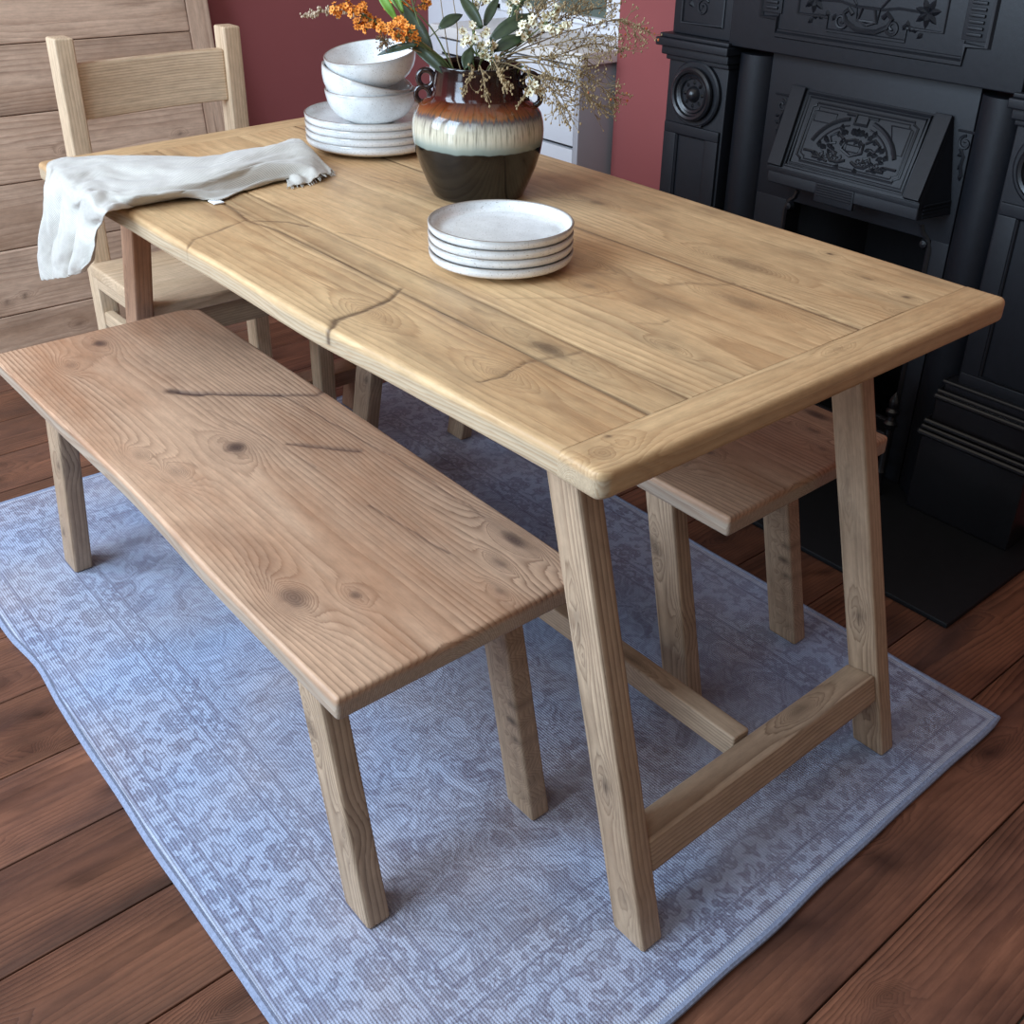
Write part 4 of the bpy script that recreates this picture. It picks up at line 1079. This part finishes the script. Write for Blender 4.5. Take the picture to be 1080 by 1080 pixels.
# ================================================================== fireplace
def build_fireplace():
    cx = .0875
    F = empty('fireplace', (cx, 1.06, 0), 'black Victorian cast iron fireplace with a sloping ornamented hood', 'fireplace')
    I = M['iron']
    def relief(b, pts, r, y, depth=.6, closed=False, n=6):
        """raised bead following pts (x,z) on the plane y"""
        k0 = len(b.v)
        P = [(p[0], 0, p[1]) for p in pts]
        b.tube(P, r, n, 0, True, closed)
        for i in range(k0, len(b.v)):
            v = b.v[i]; b.v[i] = (v[0], y - max(0, -v[1] * depth) + (v[1] > 0) * .001, v[2])
    def arc(c, r, a0, a1, n=14, sz=1.0): return [(c[0] + r * math.cos(math.radians(a0 + (a1 - a0) * i / n)), c[1] + sz * r * math.sin(math.radians(a0 + (a1 - a0) * i / n))) for i in range(n + 1)]
    def spiral(c, r0, r1, a0, turns, n=26):
        return [(c[0] + (r0 + (r1 - r0) * i / n) * math.cos(math.radians(a0) + turns * 2 * PI * i / n), c[1] + (r0 + (r1 - r0) * i / n) * math.sin(math.radians(a0) + turns * 2 * PI * i / n)) for i in range(n + 1)]
    def leafpts(c, L, a, w):
        a = math.radians(a); d = (math.cos(a), math.sin(a)); e = (-d[1], d[0])
        return [(c[0] + d[0] * L * t + e[0] * w * s, c[1] + d[1] * L * t + e[1] * w * s) for t, s in ((0, 0), (.35, 1), (.7, .7), (1, 0), (.7, -.7), (.35, -1))]
    def leafrel(b, c, L, a, w, y, h=.004):
        p = leafpts(c, L, a, w); ctr = (c[0] + math.cos(math.radians(a)) * L * .45, c[1] + math.sin(math.radians(a)) * L * .45)
        V = [(x, y, z) for x, z in p] + [(ctr[0], y - h, ctr[1])]
        b.add(V, [(i, (i + 1) % 6, 6) for i in range(6)])
    # ------------------------------------------------ pilasters, left then right (mirror about cx)
    for s in (-1, 1):
        mx = (lambda x: x) if s < 0 else (lambda x: 2 * cx - x)
        def bx(b, a, c, bev=.002): b.box((mx(a[0]), a[1], a[2]), (mx(c[0]), c[1], c[2]), 0, bev)
        p = MB()
        xl, xr = -.462, -.272
        bx(p, (xl, 1.032, .315), (xr, BY + .001, .890), .003)
        # raised stiles around the sunk lower panel
        bx(p, (xl + .006, 1.024, .355), (xl + .046, 1.033, .70)); bx(p, (xr - .046, 1.024, .355), (xr - .006, 1.033, .70))
        bx(p, (xl + .006, 1.024, .700), (xr - .006, 1.033, .725)); bx(p, (xl + .006, 1.024, .325), (xr - .006, 1.033, .355))
        relief(p, [(mx(xl + .047), .357), (mx(xr - .047), .357), (mx(xr - .047), .698), (mx(xl + .047), .698)], .004, 1.029, .8, True)
        P = p.build('pilaster', I, F)
        cap = MB()
        for k, (o, za, zb) in enumerate(((.006, .872, .884), (.014, .884, .905), (.024, .905, .924), (.018, .924, .934))):
            bx(cap, (xl - o, 1.032 - o * 1.3, za), (xr + o * .6, BY, zb), .003)
        cap.build('capital', I, P)
        ub = MB()
        bx(ub, (xl + .004, 1.030, .9345), (xr, BY, 1.19), .003)
        fr = [(mx(-.43), .962), (mx(-.302), .962), (mx(-.302), 1.14), (mx(-.43), 1.14)]
        relief(ub, fr, .005, 1.030, .8, True)
        rr = random.Random(8)
        for k in range(16):
            c = (mx(-.366 + rr.uniform(-.05, .05)), 1.02 + rr.uniform(-.045, .09))
            leafrel(ub, c, rr.uniform(.018, .03), rr.uniform(0, 360), .007, 1.030, .006)
        relief(ub, spiral((mx(-.366), 1.0), .020, .004, 40, 1.4), .003, 1.028)
        ub.build('carved_block', I, P)
        # rosette on a drop shaped plate
        rc = (mx(-.364), .803)
        pl = MB()
        prof = [(.0, .012), (.078, .012), (.080, .009), (.080, -.001)]
        pl.lathe([(.0001, .010), (.074, .010), (.078, .007), (.079, 0)], (rc[0], 1.030, rc[1]), 40, 0, 'y')
        pl.prism_y([(mx(-.364 - .060), .756), (mx(-.364 - .035), .738), (mx(-.364 - .030), .728), (mx(-.364 + .030), .728), (mx(-.364 + .035), .738), (mx(-.364 + .060), .756), (mx(-.364), .80)][::(1 if s < 0 else -1)], 1.0215, 1.033)
        pl.build('rosette_plate', I, P)
        ro = MB()
        ro.lathe([(.064, .008), (.063, .014), (.058, .018), (.052, .016), (.050, .009), (.046, .007), (.043, .010), (.038, .008), (.034, .0), (.022, -.002), (.018, .006), (.014, .014), (.008, .019), (.0001, .020)], (rc[0], 1.022, rc[1]), 40, 0, 'y')
        for k in range(8):
            a = 45 * k; c = (rc[0] + .020 * math.cos(math.radians(a)), rc[1] + .020 * math.sin(math.radians(a)))
            leafrel(ro, c, .016, a, .006, 1.021, .007)
        ro.build('rosette', M['irongloss'], P)
        # base block with reeded mouldings
        bs = MB()
        bx(bs, (-.482, .992, .0125), (-.236, BY, .198), .004)
        bx(bs, (-.474, 1.004, .198), (-.246, BY, .300), .003)
        bx(bs, (-.466, 1.012, .300), (-.256, BY, .330), .002)
        bs.build('base_block', M['irongloss'], P)
        md = MB()
        for z, y, r, o in ((.204, .990, .0075, .005), (.217, .994, .006, .002), (.230, .998, .0065, 0), (.292, 1.003, .0065, -.008), (.304, 1.006, .005, -.010), (.327, 1.012, .004, -.014)):
            md.tube([(mx(-.482 - o), y, z), (mx(-.238 + o), y, z)], r, 10)
            md.tube([(mx(-.482 - o), y, z), (mx(-.482 - o), BY - .002, z)], r, 10); md.tube([(mx(-.238 + o), y, z), (mx(-.238 + o), BY - .002, z)], r, 10)
        md.build('base_moulding', M['irongloss'], P)
        # half round jamb column
        jc = MB()
        jx = mx(-.220)
        jc.lathe([(.0001, 0), (.050, 0), (.052, .004), (.052, .90), (.0001, .90)], (jx, 1.088, .0125), 32)
        jc.build('jamb_column', I, F)
    # ------------------------------------------------ frieze
    f = MB()
    f.box((-.2715, 1.020, .928), (2 * cx + .2715, BY, 1.19), 0, .003)
    st = [(-.186, 1.17), (-.186, 1.002), (-.140, 1.002), (-.140, .968)]
    st = st + [(2 * cx - x, z) for x, z in st[::-1]]
    relief(f, st, .007, 1.020, .9)
    relief(f, [(x * .985 + .0013, z + .010) for x, z in st], .003, 1.020, .9)
    FR = f.build('frieze', I, F)
    # mantel shelf
    sh = MB(); sh.box((-.52, .955, 1.215), (2 * cx + .52, BY, 1.25), 0, .006); sh.box((-.50, .985, 1.19), (2 * cx + .50, BY, 1.216), 0, .006)
    sh.build('mantel_shelf', I, F)
    c = MB(); y = 1.020
    sp = [(-.088, 1.17), (-.088, 1.018), (-.008, 1.018), (-.008, .992)]
    sp = sp + [(2 * cx - x, z) for x, z in sp[::-1]]
    relief(c, sp, .004, y, .9)
    for s in (-1, 1):
        m = lambda x: cx + s * x
        relief(c, [(m(.0), 1.000), (m(.025), 1.002), (m(.05), 1.014), (m(.058), 1.030), (m(.046), 1.040), (m(.036), 1.030)], .0055, y, 1.0)
        relief(c, [(m(.015), 1.045), (m(.022), 1.020), (m(.0), 1.013)], .004, y, 1.0)
        relief(c, spiral((m(.062), 1.015), .017, .003, 180 if s > 0 else 0, 1.3 * s), .0036, y, 1.0)
        relief(c, [(m(.03), 1.045), (m(.07), 1.052), (m(.13), 1.050)], .003, y, 1.0)
        relief(c, [(m(.03), 1.05), (m(.06), 1.085), (m(.09), 1.13)], .003, y, 1.0)
        for k in range(7): leafrel(c, (m(.135), 1.050), .030, k * 51.4 + 12, .008, y, .008)
        for k in range(5): leafrel(c, (m(.085 + .012 * k), 1.012 + .004 * (k % 2)), .018, 60 + 40 * k, .006, y, .006)
        for k in range(8): leafrel(c, (m(.03 + .02 * k), 1.085 + .02 * (k % 3)), .024, 30 + 57 * k, .007, y, .006)
    relief(c, [(cx - .028, 1.046), (cx + .028, 1.046), (cx + .024, 1.02), (cx - .024, 1.02)], .0035, y, 1.0, True)
    c.build('frieze_carving', I, FR)
    for s in (-1, 1):
        rb = MB(); m = cx + s * .243
        rb.box((m - .026, 1.0165, 1.012), (m + .026, 1.021, 1.17), 0, .001)
        for k in range(13):
            z = 1.02 + k * .0115; rb.box((m - .016, 1.012, z), (m + .016, 1.018, z + .006), 0, .0015)
        rb.build('reeded_block', I, FR)
    # ------------------------------------------------ inner frame plate with opening
    p = MB(); yp = 1.062
    xa, xb = -.172, 2 * cx + .172
    oa, ob = -.085, 2 * cx + .158 - .02
    oa, ob = -.080, .304
    p.box((xa, yp, .60), (xb, BY + .01, .926), 0, .002)
    p.box((xa, yp, .0125), (oa, BY + .01, .602), 0, .002); p.box((ob, yp, .0125), (xb, BY + .01, .602), 0, .002)
    IP = p.build('inner_frame', I, F)
    for s in (-1, 1):
        t = MB()
        m = (lambda x: x) if s < 0 else (lambda x: .207 - x)
        # corner brackets with scrolls beside the hood and a strip below
        relief(t, [(m(-.150), .835), (m(-.108), .835)], .003, yp, 1.0)
        relief(t, spiral((m(-.128), .812), .015, .003, 90, 1.2 * s), .0035, yp, 1.0)
        relief(t, [(m(-.120), .800), (m(-.130), .785), (m(-.128), .765), (m(-.134), .745)], .004, yp, 1.0)
        for k in range(3): leafrel(t, (m(-.13), .79 - .02 * k), .016, 200 + 40 * k * s, .005, yp, .006)
        t.build('bracket_ornament', I, IP)
    # scalloped lower edge of the opening
    for s in (-1, 1):
        fr = MB()
        x = oa if s < 0 else ob
        relief(fr, [(x, .0125), (x, .58), (x - s * .008, .60), (x - s * .022, .612), (x - s * .028, .628)], .006, yp, 1.0)
        fr.lathe([(.0001, .012), (.008, .010), (.012, .0)], (x - s * .012, yp, .590), 12, 0, 'y')
        fr.build('opening_bead', M['irongloss'], IP)
    # firebox
    fb = MB(); D = M['irondark']
    fb.add([(oa, BY, .0125), (.0, 1.34, .0125), (.0, 1.30, .60), (oa, BY, .62)], [(0, 1, 2, 3)])
    fb.add([(ob, BY, .0125), (.22, 1.34, .0125), (.22, 1.30, .60), (ob, BY, .62)], [(3, 2, 1, 0)])
    fb.add([(.0, 1.34, .0125), (.22, 1.34, .0125), (.22, 1.30, .60), (.0, 1.30, .60)], [(0, 1, 2, 3)])
    fb.add([(oa, BY, .62), (ob, BY, .62), (.22, 1.30, .60), (.0, 1.30, .60)], [(0, 1, 2, 3)])
    o = fb.build('firebox', D, F); o.modifiers.new('thickness', 'SOLIDIFY').thickness = .006
    # ------------------------------------------------ hood
    tl, tr_, bl, br = (-.102, .858), (.300, .858), (-.068, .702), (.308, .702)
    yt, yb = 1.061, .958
    h = MB()
    bl2, br2 = -.068, .318
    V = [(tl[0], yt, .858), (tr_[0], yt, .858), (br2, yb, .702), (bl2, yb, .702),           # slope
         (br2, yb, .664), (bl2, yb, .664), (tr_[0] + .036, yt, .664), (tl[0] - .030, yt, .664)]
    h.add(V, [(0, 3, 2, 1), (3, 5, 4, 2), (1, 2, 4, 6), (0, 7, 5, 3), (5, 7, 6, 4), (0, 1, 6, 7)])
    H = h.build('hood', I, F, bevel=.002)
    A = Vector((tl[0], yt, .858)); B = Vector((tr_[0], yt, .858)); Cc = Vector((br2, yb, .702)); Dd = Vector((bl2, yb, .702))
    nrm = (Dd - A).cross(B - A).normalized()
    if nrm.y > 0: nrm = -nrm
    def on(u, v, off=0.0):
        a = A.lerp(B, u); c = Dd.lerp(Cc, u); return a.lerp(c, v) + nrm * off
    def band(b, pts, r, closed=False, off=0.0):
        b.tube([tuple(on(u, v, off)) for u, v in pts], r, 6, 0, True, closed)
    def rect(u0, v0, u1, v1, notch=0):
        if not notch: return [(u0, v0), (u1, v0), (u1, v1), (u0, v1)]
        n = notch; m = notch * 2.2
        return [(u0 + n, v0), (u1 - n, v0), (u1 - n, v0 + m * .5), (u1, v0 + m), (u1, v1 - m), (u1 - n, v1 - m * .5), (u1 - n, v1), (u0 + n, v1), (u0 + n, v1 - m * .5), (u0, v1 - m), (u0, v0 + m), (u0 + n, v0 + m * .5)]
    # raised plain border stiles at both ends
    for ua, ub in ((.0, .095), (.905, 1.0)):
        hp = MB()
        V = [tuple(on(u, v, o)) for o in (.0, .009) for u, v in ((ua, .0), (ub, .0), (ub, 1.0), (ua, 1.0))]
        hp.add(V, [(4, 5, 6, 7), (0, 1, 5, 4), (1, 2, 6, 5), (2, 3, 7, 6), (3, 0, 4, 7)])
        hp.build('hood_border', I, H, bevel=.0015)
    hc = MB()
    band(hc, rect(.115, .045, .885, .955), .0042, True); band(hc, rect(.135, .085, .865, .915), .0030, True)
    band(hc, rect(.165, .14, .835, .865, .03), .0030, True); band(hc, rect(.185, .18, .815, .83, .03), .0018, True)
    # arch bands
    for R, r in ((.285, .0050), (.245, .0022)):
        band(hc, [(.5 + R * 1.0 * math.cos(math.radians(a)), .80 - R * 1.98 * math.sin(math.radians(a))) for a in range(20, 75, 6)], r)
        band(hc, [(.5 + R * 1.0 * math.cos(math.radians(a)), .80 - R * 1.98 * math.sin(math.radians(a))) for a in range(105, 161, 6)], r)
    band(hc, [(.40, .20), (.46, .20), (.46, .30), (.54, .30), (.54, .20), (.60, .20)], .004)
    band(hc, [(.20, .72), (.27, .72), (.27, .78), (.34, .78)], .0035); band(hc, [(.80, .72), (.73, .72), (.73, .78), (.66, .78)], .0035)
    band(hc, rect(.20, .23, .34, .36), .0016, True)
    band(hc, [(.68, .23), (.80, .23), (.80, .55), (.74, .55), (.68, .23)], .0018)
    # shield, scrolls and leaves
    band(hc, [(.44, .52), (.50, .48), (.56, .52), (.565, .62), (.50, .68), (.435, .62)], .004, True)
    band(hc, [(.455, .55), (.545, .55), (.54, .63), (.46, .63)], .002, True)
    def lf(u, v, L, a, w, hgt=.007):
        a = math.radians(a); k = 1.98
        P = [(u + math.cos(a) * L * t - math.sin(a) * w * s, v - (math.sin(a) * L * t + math.cos(a) * w * s) * k) for t, s in ((0, 0), (.35, 1), (.7, .75), (1, 0), (.7, -.75), (.35, -1))]
        V = [tuple(on(*q, .0005)) for q in P] + [tuple(on(u + math.cos(a) * L * .45, v - math.sin(a) * L * .45 * k, hgt))]
        hc.add(V, [(i, (i + 1) % 6, 6) for i in range(6)])
    for s in (-1, 1):
        m = lambda u: .5 + s * u
        band(hc, [(m(t[0]), t[1]) for t in [(.02, .74), (.06, .78), (.11, .78), (.14, .72), (.12, .66), (.09, .68), (.095, .73)]], .0038)
        band(hc, [(m(t[0]), t[1]) for t in [(.07, .50), (.12, .44), (.16, .50), (.14, .58), (.11, .56)]], .0036)
        band(hc, [(m(t[0]), t[1]) for t in [(.13, .80), (.18, .78), (.22, .72)]], .003)
        for k, (u, v, a) in enumerate([(.02, .44, 70), (.07, .46, 50), (.12, .62, 10), (.16, .66, 30), (.20, .74, 0), (.17, .58, 60), (.10, .42, 80), (.05, .80, -60), (.21, .66, 80), (.15, .76, -30)]):
            lf(m(u), v, .05, a if s > 0 else 180 - a, .016)
    for a in (60, 90, 120): lf(.5, .44, .055, a, .017, .009)
    for k in range(9):
        a = 20 + k * 17.5
        for R, L in ((.13, .045), (.19, .04)):
            u = .5 + R * math.cos(math.radians(a)); v = .80 - R * 1.98 * math.sin(math.radians(a)); lf(u, v, L, a + (25 if k % 2 else -25), .013, .006)
    for k in range(5):
        for s in (-1, 1): hc.tube([tuple(on(.5 + s * (.06 + .03 * k + .012 * math.cos(t * .7)), .72 + .02 * (k % 2) + .024 * math.sin(t * .7))) for t in range(9)], .0022, 6)
    hc.build('hood_carving', I, H)
    lp = MB()
    lp.box((bl2 - .002, yb - .003, .690), (br2 + .002, yb + .004, .7005), 0, .001)
    xc = (bl2 + br2) / 2 - .01
    for k in range(5): lp.tube([(xc - .045, yb - .001, .668 + k * .0055 - .004), (xc + .045, yb - .001, .668 + k * .0055 - .004)], .0024, 6)
    lp.box((xc - .05, yb - .002, .648), (xc + .05, yb + .006, .690), 0, .002)
    for k in range(4): lp.tube([(br2 + .002, .965 + .01, .668 + k * .008), (br2 + .013, 1.058, .668 + k * .008)], .0022, 6)
    lp.build('hood_lip', I, H)
build_fireplace()

# hearth slab
b = MB(); b.box((-.54, .662, 0.0003), (.712, BY - .001, .012), 0, .003); b.box((-.075, BY - .0011, .0003), (.300, 1.33, .0119), 0)
setp(b.build('hearth', M['slate'], None, True, (.09, .9, 0)), 'flat black slate hearth slab on the floor before the fireplace', 'hearth')

# fire basket standing in front of the opening
def build_grate():
    Gt = empty('fire_grate', (.112, 1.0, .012), 'low black iron fire basket with turned finials in the fireplace opening', 'fire grate')
    D = M['irongloss']
    for x in (.338, -.114):
        p = MB()
        p.lathe([(.0001, 0), (.013, 0), (.014, .010), (.009, .018), (.0085, .05), (.012, .06), (.009, .07), (.0085, .17), (.015, .178), (.016, .186), (.010, .192), (.009, .202), (.015, .210), (.0155, .216), (.009, .222), (.012, .234), (.012, .242), (.006, .254), (.0001, .262)], (x, .985, .012), 20)
        p.build('post', D, Gt)
    for z in (.085, .125, .165, .20):
        p = MB(); p.tube([(-.110, .985, z), (.334, .985, z)], .006, 8); p.build('front_bar', D, Gt)
    bt = MB(); bt.box((-.06, 1.0, .075), (.285, 1.20, .085), 0, .002)
    for s in (-.06, .285): bt.box((s - .006, .985, .06), (s + .006, 1.20, .09), 0, .002)
    for x, y in ((-.055, 1.19), (.28, 1.19), (-.055, 1.0), (.28, 1.0)): bt.tube([(x, y, .0122), (x, y, .08)], .007, 8)
    bt.build('basket_bottom', M['irondark'], Gt)
build_grate()

# ================================================================== light and camera
def area(name, loc, target, sx, sy, energy, col):
    l = bpy.data.lights.new(name, 'AREA'); l.shape = 'RECTANGLE'; l.size = sx; l.size_y = sy; l.energy = energy; l.color = col
    o = bpy.data.objects.new(name, l); o.location = loc
    d = Vector(target) - Vector(loc); o.rotation_euler = d.to_track_quat('-Z', 'Y').to_euler(); COL.objects.link(o); return o
area('bay_window_light', (.05, -2.5, 1.95), (.05, 0, .6), 1.0, 1.9, 100, (.60, .79, 1.0))
area('bay_window_light_left', (-1.3, -2.2, 2.0), (-.4, 0, .5), .9, 1.8, 66, (.66, .82, 1.0))
area('bay_window_light_right', (1.6, -2.0, 2.3), (.3, .0, .3), 0.9, 1.4, 11, (.62, .80, 1.0))
area('low_streak_light', (.12, -2.5, .55), (.05, 0, .75), .5, .8, 6, (.68, .84, 1.0))  # weak low panel added for the streak reflected on the vase neck
area('ceiling_bounce', (.1, -.4, 2.4), (0, 0, 0), 2.6, 2.4, 11, (1.0, .93, .84))
w = bpy.data.worlds.new('room_light'); SC.world = w; w.use_nodes = True
w.node_tree.nodes['Background'].inputs[0].default_value = (1.0, .88, .76, 1); w.node_tree.nodes['Background'].inputs[1].default_value = .18

cd = bpy.data.cameras.new('camera'); cam = bpy.data.objects.new('camera', cd); COL.objects.link(cam)
cd.sensor_fit = 'HORIZONTAL'; cd.sensor_width = 36.0
cd.lens = 36.0 * 1129.6308 / 1080; cd.shift_x = -0.030240; cd.shift_y = -0.068901
cd.clip_start = .02
R_ = Vector((0.657948, 0.752553, 0.027724)); U_ = Vector((-0.374149, 0.294722, 0.879290)); W_ = Vector((-0.653542, 0.588900, -0.475479))
mw = Matrix(((R_.x, U_.x, -W_.x, (1.421309, -1.047835, 1.291210)[0]), (R_.y, U_.y, -W_.y, (1.421309, -1.047835, 1.291210)[1]), (R_.z, U_.z, -W_.z, (1.421309, -1.047835, 1.291210)[2]), (0, 0, 0, 1)))
cam.matrix_world = mw
SC.camera = cam
SC.view_settings.view_transform = 'Standard'
SC.view_settings.look = 'None'
SC.view_settings.exposure = 0.0
